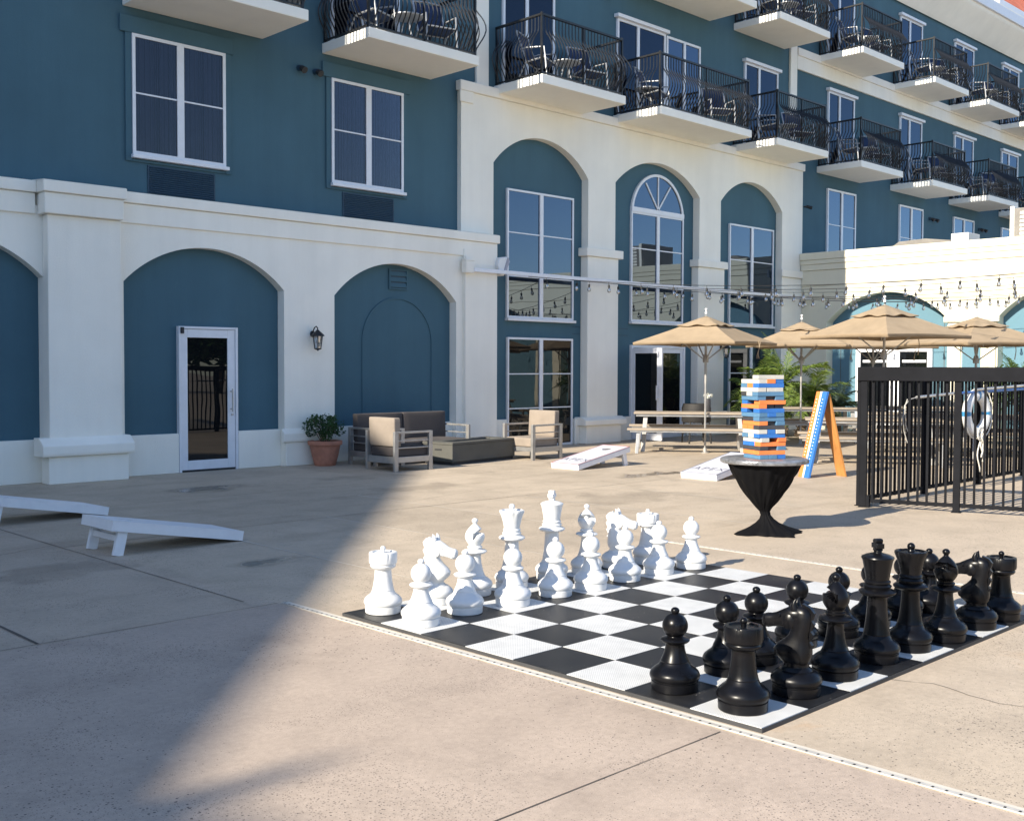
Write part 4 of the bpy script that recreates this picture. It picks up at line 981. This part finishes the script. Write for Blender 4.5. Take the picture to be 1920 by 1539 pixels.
# potted shrub
def leaf_cloud(mb, c, rad, n, size, seed, flat=.0, shape=1.0, hole=.0):
    rg = random.Random(seed)
    for _ in range(n):
        d = Vector((rg.gauss(0, 1), rg.gauss(0, 1), rg.gauss(0, 1))).normalized() * (rg.random() ** .45)
        p = Vector((c[0] + d.x * rad[0], c[1] + d.y * rad[1], c[2] + d.z * rad[2])); 
        a = Vector((rg.gauss(0, 1), rg.gauss(0, 1), rg.gauss(0, .7))).normalized(); b = a.cross(Vector((rg.gauss(0, 1), rg.gauss(0, 1), rg.gauss(0, 1)))).normalized()
        s_ = size * rg.uniform(.6, 1.3); q = a.cross(b) * s_ * .12
        mb.add([tuple(p - a * s_), tuple(p - b * s_ * .42 + q), tuple(p + a * s_), tuple(p + b * s_ * .42 + q)], [(0, 1, 2, 3)])
t = thing('potted_plant', 'small leafy shrub in a terracotta pot between the wall piers', 'potted plant', (9.78, 14.14, 0))
m = MB(); m.lathe([(0, 0), (.155, 0), (.165, .01), (.178, .06), (.205, .16), (.228, .27), (.236, .31), (.238, .318), (.262, .322), (.266, .335), (.266, .375), (.262, .385), (.240, .386), (.232, .37), (.225, .33), (.0, .328)], 40); L(m, 'pot', 'terracotta', t, smooth=35)
m = MB(); m.lathe([(0, .33), (.226, .332), (.226, .345), (.0, .356)], 24); L(m, 'soil', 'soil', t, smooth=60)
m = MB()
for k in range(13):
    a = k * 2.4; r_ = .10 + .19 * ((k * 7) % 10) / 10; h_ = .60 + .17 * ((k * 3) % 7) / 7
    m.tube([(.05 * math.cos(a), .05 * math.sin(a), .35), (r_ * .7 * math.cos(a), r_ * .7 * math.sin(a), .35 + (h_ - .35) * .6), (r_ * math.cos(a), r_ * math.sin(a), h_)], [.008, .006, .003], 5)
L(m, 'stems', 'trunk', t)
m = MB()
for k in range(17):
    a = k * 2.4; r_ = .08 + .24 * ((k * 7) % 10) / 10; h_ = .50 + .26 * ((k * 3) % 7) / 7
    leaf_cloud(m, (r_ * math.cos(a), r_ * math.sin(a), h_), (.11, .11, .09), 62, .030, 100 + k)
leaf_cloud(m, (.36, .05, .62), (.10, .06, .06), 18, .022, 88)
L(m, 'foliage', 'leaf_pot', t)

# ------------------------------------------------------------------ picnic tables, benches
def picnic_table(loc, rz, label):
    t = thing('picnic_table', label, 'picnic table', loc, rz, 'picnic tables on the patio')
    ln, wd, z = 2.15, .74, .715; m = MB()
    for k in range(5): m.box(-ln / 2 + .02, ln / 2 - .02, -wd / 2 + .02 + k * .141, -wd / 2 + .02 + k * .141 + .134, z - .03, z)
    L(m, 'tabletop', 'wood_grey', t, bevel=.004)
    m = MB(); m.box(-ln / 2 + .06, ln / 2 - .06, -wd / 2 + .05, -wd / 2 + .09, z - .075, z - .031); m.box(-ln / 2 + .06, ln / 2 - .06, wd / 2 - .09, wd / 2 - .05, z - .075, z - .031)
    for x in (-.84, 0, .84): m.box(x - .02, x + .02, -wd / 2 + .09, wd / 2 - .09, z - .07, z - .032)
    L(m, 'apron', 'alu', t, bevel=.003)
    for x in (-.84, .84):
        for sy in (-1, 1):
            m = MB(); m.bar((x, sy * (wd / 2 - .12), z - .075), (x + (.05 if x > 0 else -.05), sy * (wd / 2 + .02), .0), .05, .075, (1, 0, 0)); L(m, 'leg', 'alu_dull', t, bevel=.004)
        m = MB(); m.bar((x + (.03 if x > 0 else -.03), -(wd / 2 - .04), .30), (x + (.03 if x > 0 else -.03), wd / 2 - .04, .30), .03, .05); L(m, 'stretcher', 'alu_dull', t)
    return t
def picnic_bench(loc, rz, label):
    t = thing('picnic_bench', label, 'bench', loc, rz, 'benches at the picnic tables')
    ln, wd, z = 2.32, .30, .445; m = MB()
    for k in range(2): m.box(-ln / 2, ln / 2, -wd / 2 + k * .152, -wd / 2 + k * .152 + .146, z - .03, z)
    L(m, 'seat', 'wood_grey', t, bevel=.004)
    m = MB(); m.box(-ln / 2 + .05, ln / 2 - .05, -wd / 2 + .02, -wd / 2 + .05, z - .065, z - .031); m.box(-ln / 2 + .05, ln / 2 - .05, wd / 2 - .05, wd / 2 - .02, z - .065, z - .031); L(m, 'apron', 'alu', t, bevel=.002)
    for x in (-.96, .96):
        for sy in (-1, 1):
            m = MB(); m.bar((x, sy * .07, z - .032), (x + (.03 if x > 0 else -.03), sy * .145, 0), .04, .055, (1, 0, 0)); L(m, 'leg', 'alu', t, bevel=.003)
    return t
SETS = [((16.42, 12.06), -52, 'nearest the open glass door'), ((16.62, 8.62), -58, 'just behind the score stand'), ((20.2, 11.9), -45, 'beside the palm'),
        ((19.3, 9.0), -63, 'in the middle behind the pool fence'), ((19.7, 7.2), -67, 'on the right behind the pool fence'), ((22.3, 10.6), -55, 'farthest back, by the white doors')]
PT = PB = None
for (x, y), ad, wh in SETS:
    a = math.radians(ad); nx_, ny_ = -math.sin(a), math.cos(a)
    lb = 'grey wood picnic table with metal legs ' + wh
    PT = picnic_table((x, y, 0), a, lb) if PT is None else (dup(PT, (x, y, 0), a, lb) and PT)
    for sg, side in ((-1, 'near'), (1, 'far')):
        lb = f'bench on the {side} side of the picnic table ' + wh; q = (x + nx_ * sg * .66, y + ny_ * sg * .66, 0)
        PB = picnic_bench(q, a, lb) if PB is None else (dup(PB, q, a, lb) and PB)
t = thing('flower_vase', 'dark vase holding a white flower on the nearest picnic table', 'vase', (16.72, 11.93, .716))
m = MB(); m.lathe([(0, 0), (.055, 0), (.06, .01), (.06, .2), (.052, .24), (.045, .24), (.04, .2), (0, .2)], 20); L(m, 'vase', 'dark_block', t, smooth=40)
m = MB(); leaf_cloud(m, (0, -.02, .30), (.09, .09, .05), 60, .03, 5); m.tube([(0, 0, .15), (0, -.01, .29)], .008, 5); L(m, 'flower', 'flower', t)
t = thing('wicker_chair', 'dark woven chair against the pier behind the nearest picnic table', 'chair', (18.2, 13.25, 0), math.radians(-35))
m = MB(); m.lathe([(.28, .42), (.30, .45), (.30, .72), (.27, .80), (.25, .80), (.26, .5), (.0, .44)], 28, rf=lambda r, z, a: r * (1 if math.sin(a) > -.2 else .96) if True else r); L(m, 'back', 'wicker', t, smooth=50)
for sx in (-1, 1):
    for sy in (-1, 1):
        m = MB(); m.tube([(sx * .2, sy * .2, .43), (sx * .23, sy * .23, 0)], .018, 8); L(m, 'leg', 'wicker', t)

# ------------------------------------------------------------------ umbrellas
def umbrella(loc, rz, label):
    t = thing('patio_umbrella', label, 'umbrella', loc, rz, 'tan umbrellas over the picnic tables')
    def canopy(R, z0, dz, sag, nr, edge_drop, wav=0.0, inner=.0):
        m = MB(); per = []; N_ = 12
        for s_ in range(4):
            a0 = s_ * PI / 2; p0 = Vector((math.cos(a0), math.sin(a0))); p1 = Vector((math.cos(a0 + PI / 2), math.sin(a0 + PI / 2)))
            for k in range(N_): per.append((p0.lerp(p1, k / N_), k / N_))
        n = len(per); vs = []; fs = []
        for i in range(nr + 1):
            f_ = inner + (1 - inner) * i / nr
            for q, tt in per:
                mid = 4 * tt * (1 - tt)
                z = z0 - dz * f_ - sag * math.sin(PI * f_) * (.4 + .6 * mid) + .018 * mid * f_
                rr = R * f_ * (1 - .035 * mid * f_)
                if wav and i == nr: z += -wav * math.sin(2 * PI * tt) ** 2 * (1.0) + wav * .4
                vs.append((q.x * rr, q.y * rr, z))
        base = len(vs)
        for q, tt in per: 
            mid = 4 * tt * (1 - tt); rr = R * (1 - .035 * mid); i_ = per.index((q, tt)); v_ = vs[nr * n + i_]; vs.append((v_[0] * .995, v_[1] * .995, v_[2] - edge_drop))
        for i in range(nr + 1):
            for k in range(n): fs.append((i * n + k, i * n + (k + 1) % n, (i + 1) * n + (k + 1) % n, (i + 1) * n + k))
        m.add(vs, fs); return m
    o = L(canopy(1.36, 2.44, .47, .035, 8, .05, inner=.04), 'canopy', 'tan_fabric', t, smooth=28)
    so = o.modifiers.new('cloth', 'SOLIDIFY'); so.thickness = .006
    o = L(canopy(.54, 2.455, .185, .0, 4, .012, wav=.03, inner=.03), 'vent', 'tan_fabric', t, smooth=28)
    so = o.modifiers.new('cloth', 'SOLIDIFY'); so.thickness = .005
    m = MB(); m.lathe([(0, 2.49), (.022, 2.49), (.022, 2.53), (.010, 2.535), (.010, 2.548), (.018, 2.556), (.025, 2.572), (.018, 2.588), (.0, 2.595)], 14); L(m, 'finial', 'white_plastic', t, smooth=40)
    m = MB(); m.tube([(0, 0, .05), (0, 0, 1.25)], .019, 12, 0); m.tube([(0, 0, 1.25), (0, 0, 2.46)], .022, 12, 1); m.lathe([(.0, 1.62), (.05, 1.62), (.055, 1.66), (.04, 1.74), (.03, 1.76), (0, 1.76)], 12, mi=1); L(m, 'pole', ['alu', 'alu_dull'], t, smooth=40)
    m = MB(); m.lathe([(0, 0), (.075, 0), (.075, .008), (.035, .02), (.032, .09), (.0, .09)], 24); L(m, 'base', 'alu_dull', t, smooth=35)
    for k in range(4):
        a = k * PI / 2; m = MB(); m.bar((.04 * math.cos(a), .04 * math.sin(a), 2.37), (1.33 * math.cos(a), 1.33 * math.sin(a), 1.945), .02, .025); m.bar((.04 * math.cos(a), .04 * math.sin(a), 1.68), (.66 * math.cos(a), .66 * math.sin(a), 2.15), .016, .02)
        L(m, 'rib', 'alu_dull', t)
    m = MB(); a = -PI / 2 + .9; px, py = .95 * math.cos(a), .95 * math.sin(a)
    for q in range(2): m.tube([(px + .02 * q + .02 * math.sin(i * .9 + q), py + .01 * math.cos(i), 2.02 - i * .055) for i in range(7)], .007, 5)
    L(m, 'tie', 'tan_fabric', t)
    return t
UM = None
for x, y, rz, wh in ((16.22, 11.62, -34, 'over the picnic table nearest the glass door'), (19.45, 11.62, -20, 'beside the palm'), (16.42, 8.33, 29, 'largest in view, just left of the ring buoy'), (19.75, 8.26, 17, 'with a metal ball finial, near the right picture edge'), (21.4, 11.1, 5, 'farthest back, mostly hidden by the larger ones'), (20.9, 6.75, 20, 'cut off by the right picture edge')):
    lb = 'tan square patio umbrella ' + wh
    if UM is None: u_ = UM = umbrella((x, y, 0), math.radians(rz), lb)
    else: u_ = dup(UM, (x, y, 0), math.radians(rz), lb)
    if 'largest' in wh: u_.scale = (.95, .95, 1.035)

# ------------------------------------------------------------------ palms and shrubs
def fronds(mb, c, n, ln, seed, lo, hi, nl=26, wl=.30, droop=.9, lw=.016):
    rg = random.Random(seed)
    for k in range(n):
        az = rg.uniform(0, 2 * PI); el = math.radians(rg.uniform(lo, hi)); l_ = ln * rg.uniform(.7, 1.1)
        p = Vector(c); d = Vector((math.cos(az) * math.cos(el), math.sin(az) * math.cos(el), math.sin(el))); pts = [p.copy()]; st = 12
        for i in range(st):
            p = p + d * (l_ / st); d.z -= droop * (.05 + .014 * i); d.normalize(); pts.append(p.copy())
        mb.tube(pts, [.012 * (1 - .8 * i / st) for i in range(st + 1)], 4, 1)
        side = Vector((-math.sin(az), math.cos(az), 0))
        for i in range(nl):
            f_ = (i + 2) / (nl + 2); j_ = min(st - 1, int(f_ * st)); q = pts[j_].lerp(pts[j_ + 1], f_ * st - j_); dd = (pts[j_ + 1] - pts[j_]).normalized()
            w_ = wl * math.sin(PI * min(1, f_ * .86 + .12)) ** .7 * rg.uniform(.8, 1.15)
            for sg in (-1, 1):
                e = (side * sg * .8 + dd * .62 + Vector((0, 0, rg.uniform(-.15, .25)))).normalized(); tip = q + e * w_ + Vector((0, 0, -.25 * w_)); nrm = e.cross(dd).normalized(); m_ = q + e * w_ * .5 + Vector((0, 0, .02 * w_))
                b = dd * lw
                mb.add([tuple(q - b * .6), tuple(m_ - b), tuple(tip), tuple(m_ + b), tuple(q + b * .6)], [(0, 1, 2, 3, 4)], 0)
t = thing('date_palm', 'bushy green pygmy palm with several stems at the corner of the two wings', 'palm tree', (21.3, 13.15, 0))
m = MB()
ST = ((0, 0, 1.15), (.45, -.45, .85), (-.40, .42, .85), (.1, .32, .95))
for x, y, z in ST:
    m.tube([(x * .5, y * .5, 0), (x * .8, y * .8, z * .5), (x, y, z)], [.10, .075, .085], 10)
    for k in range(40):
        a = k * 2.39; zz = .08 + (z - .12) * k / 40; f_ = .5 + .5 * zz / z; m.bar((x * f_ + .07 * math.cos(a), y * f_ + .07 * math.sin(a), zz), (x * f_ + .12 * math.cos(a), y * f_ + .12 * math.sin(a), zz + .06), .03, .02)
L(m, 'trunk', 'trunk', t)
m = MB()
for k, (x, y, z) in enumerate(ST): fronds(m, (x, y, z + .02), 30 if k == 0 else 20, 1.2, 40 + k, -25, 82, 28, .28, 1.0, .012)
L(m, 'crown', ['leaf_palm', 'leaf_palm'], t)
t = thing('cycad', 'low dark bluish palm in front of the teal wing panel', 'palm', (22.9, 12.75, 0))
m = MB(); m.tube([(0, 0, 0), (0, 0, .35), (.01, 0, .62)], [.12, .11, .09], 10); L(m, 'trunk', 'trunk', t)
m = MB(); fronds(m, (0, 0, .62), 20, .85, 77, -5, 75, 22, .24, .9, .013); L(m, 'crown', ['leaf_cycad', 'leaf_cycad'], t)
t = thing('leafy_shrub', 'feathery green shrub by the wing at the right picture edge', 'shrub', (23.2, 8.75, 0))
m = MB(); m.tube([(0, 0, 0), (.03, 0, .5), (.0, .02, 1.0)], [.06, .05, .04], 8)
for k in range(7): m.tube([(0, 0, .6), (.3 * math.cos(k * .9), .3 * math.sin(k * .9), 1.0), (.6 * math.cos(k * .9), .6 * math.sin(k * .9), 1.35)], [.025, .018, .01], 6)
L(m, 'stems', 'trunk', t)
m = MB(); fronds(m, (0, 0, 1.0), 44, 1.05, 91, 0, 80, 22, .17, .8, .011); leaf_cloud(m, (0, 0, 1.15), (.75, .85, .55), 900, .045, 15); L(m, 'foliage', ['leaf_bush', 'leaf_bush'], t)

# tree line across the pool, seen only as a dark mirror image in the glass
m = MB(); rg_ = random.Random(3)
for k in range(30):
    x = -22 + k * 2.9 + rg_.uniform(-1, 1); y = -26 + rg_.uniform(-2, 2); h_ = rg_.uniform(3.6, 6.5)
    m.tube([(x, y, 0), (x + .1, y, h_ * .5), (x, y + .1, h_ * .8)], [.2, .14, .07], 6, 1)
    for c_ in range(4): leaf_cloud(m, (x + rg_.uniform(-1, 1), y + rg_.uniform(-.7, .7), h_ * rg_.uniform(.35, .85)), (1.7, 1.3, 1.3), 230, .34, k * 10 + c_)
o = m.build('tree_line', ['leaf_pot', 'trunk'], None); o['kind'] = 'stuff'; o['label'] = 'row of dark trees standing far across the pool deck'; o['category'] = 'trees'
# ------------------------------------------------------------------ wall fittings
def lantern(loc, label):
    t = thing('wall_lantern', label, 'wall lantern', loc, 0, 'black wall lanterns')
    m = MB(); m.lathe([(0, 0), (.045, 0), (.05, .01), (.04, .018), (0, .02)], 16); 
    m.v = [(x, -z, y + .14) for x, y, z in m.v]
    m.tube([(0, -.01, .16), (0, -.06, .235), (0, -.11, .255), (0, -.15, .225), (0, -.14, .19)], .009, 8); m.lathe([(.02, .20), (.03, .185), (.10, .12), (.105, .105), (.09, .10), (.0, .10)], 8, (0, -.15, 0)); m.lathe([(.06, -.085), (.055, -.10), (.015, -.115), (.0, -.13)], 8, (0, -.15, 0))
    for k in range(6):
        a = k * PI / 3; m.tube([(.082 * math.cos(a), -.15 + .082 * math.sin(a), .102), (.055 * math.cos(a), -.15 + .055 * math.sin(a), -.09)], .005, 5)
    L(m, 'frame', 'black_iron', t, smooth=35)
    m = MB(); m.lathe([(.0, -.085), (.05, -.085), (.076, .10), (.0, .10)], 6, (0, -.15, 0)); L(m, 'lamp_glass', 'glass_bulb', t)
    m = MB(); m.lathe([(0, -.08), (.014, -.08), (.014, -.02), (.022, .0), (.02, .035), (.0, .05)], 10, (0, -.15, 0)); L(m, 'lamp', 'white_plastic', t, smooth=50)
    return t
lantern((9.76, 14.449, 1.90), 'small black wall lantern above the potted plant')
lantern((20.96, 14.599, 1.86), 'black wall lantern on the pilaster behind the umbrella')
t = thing('wall_speaker', 'white wedge shaped speaker fixed to the pier by the tall window', 'speaker', (13.78, 14.42, 3.36))
m = MB(); m.prism([(-.10, .14), (.10, .17), (.16, .08), (.02, -.19), (-.06, -.17), (-.14, .0)], -.10, .09, 'y'); L(m, 'cabinet', 'white_plastic', t, bevel=.02)
m = MB(); m.prism([(.105, .155), (.15, .085), (.03, -.165), (.0, -.12)], -.115, -.1005, 'y'); L(m, 'grille', 'curtain', t)
m = MB(); m.box(-.11, -.07, .09, .16, -.06, .06); L(m, 'bracket', 'galv', t)
t = thing('junction_box', 'pale electrical box with a thin conduit running down the wall corner', 'electrical box', (12.94, 14.40, 3.18))
m = MB(); m.box(-.10, .10, -.11, .0, 0, .21); m.box(-.11, .11, -.12, .005, .211, .235); m.box(-.085, .085, -.117, -.1105, .02, .19); L(m, 'box', 'cream_soffit', t, bevel=.006)
m = MB(); m.tube([(-.03, -.02, 0), (-.03, -.02, -2.0), (-.025, -.02, -2.62), (-.03, -.02, -3.18)], .014, 8); m.tube([(-.02, -.03, .235), (-.02, -.02, .30)], .012, 8); L(m, 'conduit', 'cream_soffit', t, smooth=40)
o = MB(); o.box(13.03, 24.36, 14.28, 14.335, 3.205, 3.275); tag(o.build('cable_rail', 'white_frame', None, bevel=.006), 'long white bar carrying the string lights across the arched bay', 'bar')
t = tag(bpy.data.objects['cable_rail'], bpy.data.objects['cable_rail']['label'], 'bar')
def spots(x, z, label, y=14.718, n=2):
    t = thing('wall_spotlight', label, 'spotlight', (x, y, z), 0, 'small grey wall spotlights')
    for k in range(n):
        m = MB(); m.tube([(k * .30, 0, 0), (k * .30, -.05, .0), (k * .30, -.085, -.012)], [.05, .045, .02], 12); L(m, 'mount', 'blue_dark', t, smooth=40)
        m = MB(); m.tube([(k * .30 - .0, -.075, -.005), (k * .30 + .01, -.15, -.055)], [.042, .055], 14); L(m, 'lamp_head', 'slate_dark', t, smooth=40)
spots(9.71, 6.19, 'pair of small wall spotlights between the two hotel room windows')
spots(17.0, 9.05, 'single small spotlight high on the wall above the middle arch', n=1)
spots(31.7, 5.95, 'pair of small spotlights between the first two windows over the wing')
spots(35.2, 5.95, 'pair of small spotlights between the farther windows over the wing')
o = MB(); o.tube([(24.47, 14.60, 5.55), (24.52, 14.56, 5.55)], .02, 8); o.tube([(24.52, 14.56, 5.56), (24.62, 14.46, 5.52)], [.035, .045], 10)
tag(o.build('security_camera', 'black_iron', None, smooth=40), 'small black camera on the right corner of the arched bay', 'camera')
t = thing('rooftop_unit', 'beige louvred machine box at the right end of the wing roof', 'rooftop unit', (25.3, 8.7, 4.05))
m = MB(); m.box(-.6, .8, -.9, .9, 0, .98); L(m, 'casing', 'mech_grey', t, bevel=.02)
m = MB(); 
for k in range(9): m.box(-.615, -.602, -.72, .72, .12 + k * .09, .12 + k * .09 + .055)
L(m, 'louvre', 'cream_soffit', t)
m = MB(); m.box(-.63, .83, -.93, -.84, -.0, 1.02); m.box(-.63, .83, .84, .93, 0, 1.02); L(m, 'frame', 'cream_soffit', t, bevel=.008)
t = thing('rooftop_unit', 'low rusty grey vent hood on the wing roof below the blue wall', 'rooftop unit', (25.5, 11.9, 4.05))
m = MB(); m.prism([(-.72, 0), (.72, 0), (.72, .42), (.55, .52), (-.1, .545), (-.72, .46)], -.3, .3, 'x'); L(m, 'hood', 'mech_grey', t, bevel=.02)
m = MB(); m.box(-.32, .3, -1.15, -.74, 0, .60); L(m, 'box', 'cream_soffit', t, bevel=.01)

# ------------------------------------------------------------------ string lights
SL = [(14.4, 18.6, 5.9, 3.15), (15.6, 19.6, 5.5, 3.25), (17.0, 20.6, 5.2, 3.2), (18.6, 21.6, 5.0, 3.3), (20.0, 22.4, 4.8, 3.25), (21.2, 23.0, 4.7, 3.35), (22.4, 23.5, 4.5, 3.3), (23.4, 23.9, 4.4, 3.4)]
BM_ = None
def bulb_mesh():
    m = MB(); m.tube([(0, 0, 0), (0, 0, -.05)], .004, 5, 0); m.lathe([(0, -.105), (.018, -.105), (.02, -.06), (.012, -.045), (0, -.045)], 10, mi=0)
    m.lathe([(.014, -.105), (.030, -.135), (.034, -.155), (.028, -.178), (.012, -.19), (.0, -.192)], 12, mi=1); return m
for k, (xa, xb, yb, zb) in enumerate(SL):
    a = Vector((xa, 14.30, 3.20)); b = Vector((xb, yb, zb)); ln = (b - a).length; sag = .24 + .06 * (k % 3)
    t = thing('string_light', ['string of bulbs starting farthest left on the white bar', 'string of bulbs second from the left on the white bar', 'string of bulbs third from the left, by the first cream pilaster', 'string of bulbs leaving the white bar before the arched window', 'string of bulbs leaving the white bar just past the arched window', 'string of bulbs crossing the second cream pilaster', 'string of bulbs leaving the bar before the third arch window ends', 'string of bulbs nearest the wing wall corner'][k], 'string lights', tuple(a), 0, 'strings of patio bulbs')
    def cat(f_): p = a.lerp(b, f_) - a; p.z -= sag * 4 * f_ * (1 - f_); return p
    m = MB(); m.tube([tuple(cat(i / 30)) for i in range(31)], .0055, 5); L(m, 'cable', 'bulb_socket', t)
    n = int(ln / .56)
    for i in range(n):
        f_ = (i + .6) / n
        if BM_ is None: o = L(bulb_mesh(), 'bulb', ['bulb_socket', 'glass_bulb'], t, smooth=50); BM_ = o.data
        else: o = bpy.data.objects.new('bulb', BM_); COL.objects.link(o); o.parent = t
        o.location = cat(f_); o.rotation_euler = (rnd.uniform(-.15, .15), rnd.uniform(-.15, .15), 0)

# ------------------------------------------------------------------ balcony chairs and tables
def sling_chair(loc, rz, label):
    t = thing('sling_chair', label, 'chair', loc, rz, 'sling chairs on the balconies')
    m = MB()
    for sx in (-.27, .27):
        m.tube([(sx, -.30, 0), (sx, -.27, .36), (sx, -.24, .60), (sx, .10, .62), (sx, .22, .60)], .016, 6)
        m.tube([(sx, .30, 0), (sx, .12, .36), (sx, -.25, .42)], .016, 6); m.tube([(sx * .93, .10, .38), (sx * .93, .20, .62), (sx * .93, .32, .95)], .016, 6)
    m.tube([(-.25, .32, .95), (0, .345, .975), (.25, .32, .95)], .016, 6); m.tube([(-.27, -.27, .40), (.27, -.27, .40)], .014, 6); m.tube([(-.27, .12, .36), (.27, .12, .36)], .014, 6)
    L(m, 'frame', 'frame_pale', t, smooth=60)
    m = MB(); vs = []; P_ = [(-.27, .405), (-.12, .375), (.04, .365), (.11, .40), (.16, .52), (.22, .68), (.28, .84), (.32, .94)]
    for y, z in P_: vs += [(-.245, y, z), (0, y + .012, z - .012), (.245, y, z)]
    m.add(vs, [f for i in range(len(P_) - 1) for f in ((i * 3, i * 3 + 1, i * 3 + 4, i * 3 + 3), (i * 3 + 1, i * 3 + 2, i * 3 + 5, i * 3 + 4))]); o = L(m, 'sling', 'navy_sling', t, smooth=60)
    so = o.modifiers.new('cloth', 'SOLIDIFY'); so.thickness = .008
    return t
def bistro_table(loc, label):
    t = thing('bistro_table', label, 'table', loc, 0, 'small tables on the balconies')
    m = MB(); m.lathe([(0, .47), (.25, .47), (.26, .48), (.26, .495), (.0, .50)], 24); L(m, 'tabletop', 'frame_pale', t, smooth=40)
    for k in range(3):
        a = k * 2.1 + .4; m = MB(); m.tube([(.05 * math.cos(a), .05 * math.sin(a), .47), (.09 * math.cos(a), .09 * math.sin(a), .25), (.22 * math.cos(a), .22 * math.sin(a), 0)], .014, 6); L(m, 'leg', 'frame_pale', t)
    return t
BN = {'second': 'the balcony above the second hotel room window', 'c1': 'the balcony above the first tall arch', 'c2': 'the wide balcony above the middle arch', 'c3': 'the balcony above the third tall arch', 'r1': 'the lower balcony just right of the arched bay', 'r2': 'the lower balcony second from the arched bay', 'r3': 'the lower balcony third from the arched bay', 'r4': 'the lower balcony cut by the right picture edge',
      'u2': 'the top row balcony over the third arch', 'u3': 'the top row balcony just right of the cream strip', 'u4': 'the top row balcony second from the cream strip', 'u5': 'the top row balcony third from the cream strip', 'u6': 'the top row balcony cut by the right picture edge'}
SC = BT = None
for nm, x, wdt, fl in BAL:
    if nm not in BN: continue
    zt = 6.666 if fl == 0 else 9.466
    for px, rz, sd in ((.52, .25, 'left'), (wdt - .52, -.35, 'right')):
        lb = f'navy sling chair, {sd} on {BN[nm]}'; q = (x + px, YB - .72 + (.1 if sd == 'left' else 0), zt); a = rz + rnd.uniform(-.25, .25)
        SC = sling_chair(q, a, lb) if SC is None else (dup(SC, q, a, lb) and SC)
    lb = f'small round table on {BN[nm]}'; q = (x + wdt * .5 - .02, YB - .78, zt)
    if nm == 'c2': q = (x + .25 + .12, YB - .62, zt)
    BT = bistro_table(q, lb) if BT is None else (dup(BT, q, 0, lb) and BT)

# ------------------------------------------------------------------ camera, light
cd = bpy.data.cameras.new('camera'); cam = bpy.data.objects.new('camera', cd); COL.objects.link(cam)
R_ = ((0.71494, -0.69918, 0.00293), (-0.02138, -0.02605, -0.99943), (0.69886, 0.71447, -0.03358))
mt = Matrix(((R_[0][0], -R_[1][0], -R_[2][0], 0), (R_[0][1], -R_[1][1], -R_[2][1], 0), (R_[0][2], -R_[1][2], -R_[2][2], 1.54297), (0, 0, 0, 1)))
cam.matrix_world = mt
cd.sensor_width = 36; cd.lens = 2053.75 / 1920 * 36; cd.shift_y = -13.7 / 1920; cd.clip_end = 600; cd.clip_start = .05
sc.camera = cam
EL = 30.0
wd_ = bpy.data.worlds.new('World'); sc.world = wd_; wd_.use_nodes = True
nt = wd_.node_tree; bg = nt.nodes['Background']; sk = nt.nodes.new('ShaderNodeTexSky'); sk.sky_type = 'NISHITA'; sk.sun_disc = False
sk.sun_elevation = math.radians(EL); sk.sun_rotation = math.radians(SUNROT); sk.air_density = .85; sk.dust_density = .4; sk.ozone_density = 2.6
nt.links.new(sk.outputs[0], bg.inputs[0]); bg.inputs[1].default_value = SKY
sl_ = bpy.data.lights.new('sun', 'SUN'); sl_.energy = SUN; sl_.angle = math.radians(.53); sl_.color = (1.0, .915, .77)
so_ = bpy.data.objects.new('sun', sl_); COL.objects.link(so_)
dv = Vector((math.cos(math.radians(EL)), .0035, -math.sin(math.radians(EL)))); so_.rotation_euler = dv.to_track_quat('-Z', 'Y').to_euler(); so_.location = (-20, 5, 30)
vs_ = sc.view_settings; vs_.view_transform = 'Standard'; vs_.look = 'None'; vs_.exposure = EXPO; vs_.gamma = 1; vs_.use_curve_mapping = False
sc.cycles.max_bounces = 8; sc.cycles.diffuse_bounces = 4; sc.cycles.glossy_bounces = 3; sc.cycles.transparent_max_bounces = 8
sc.cycles.use_denoising = True
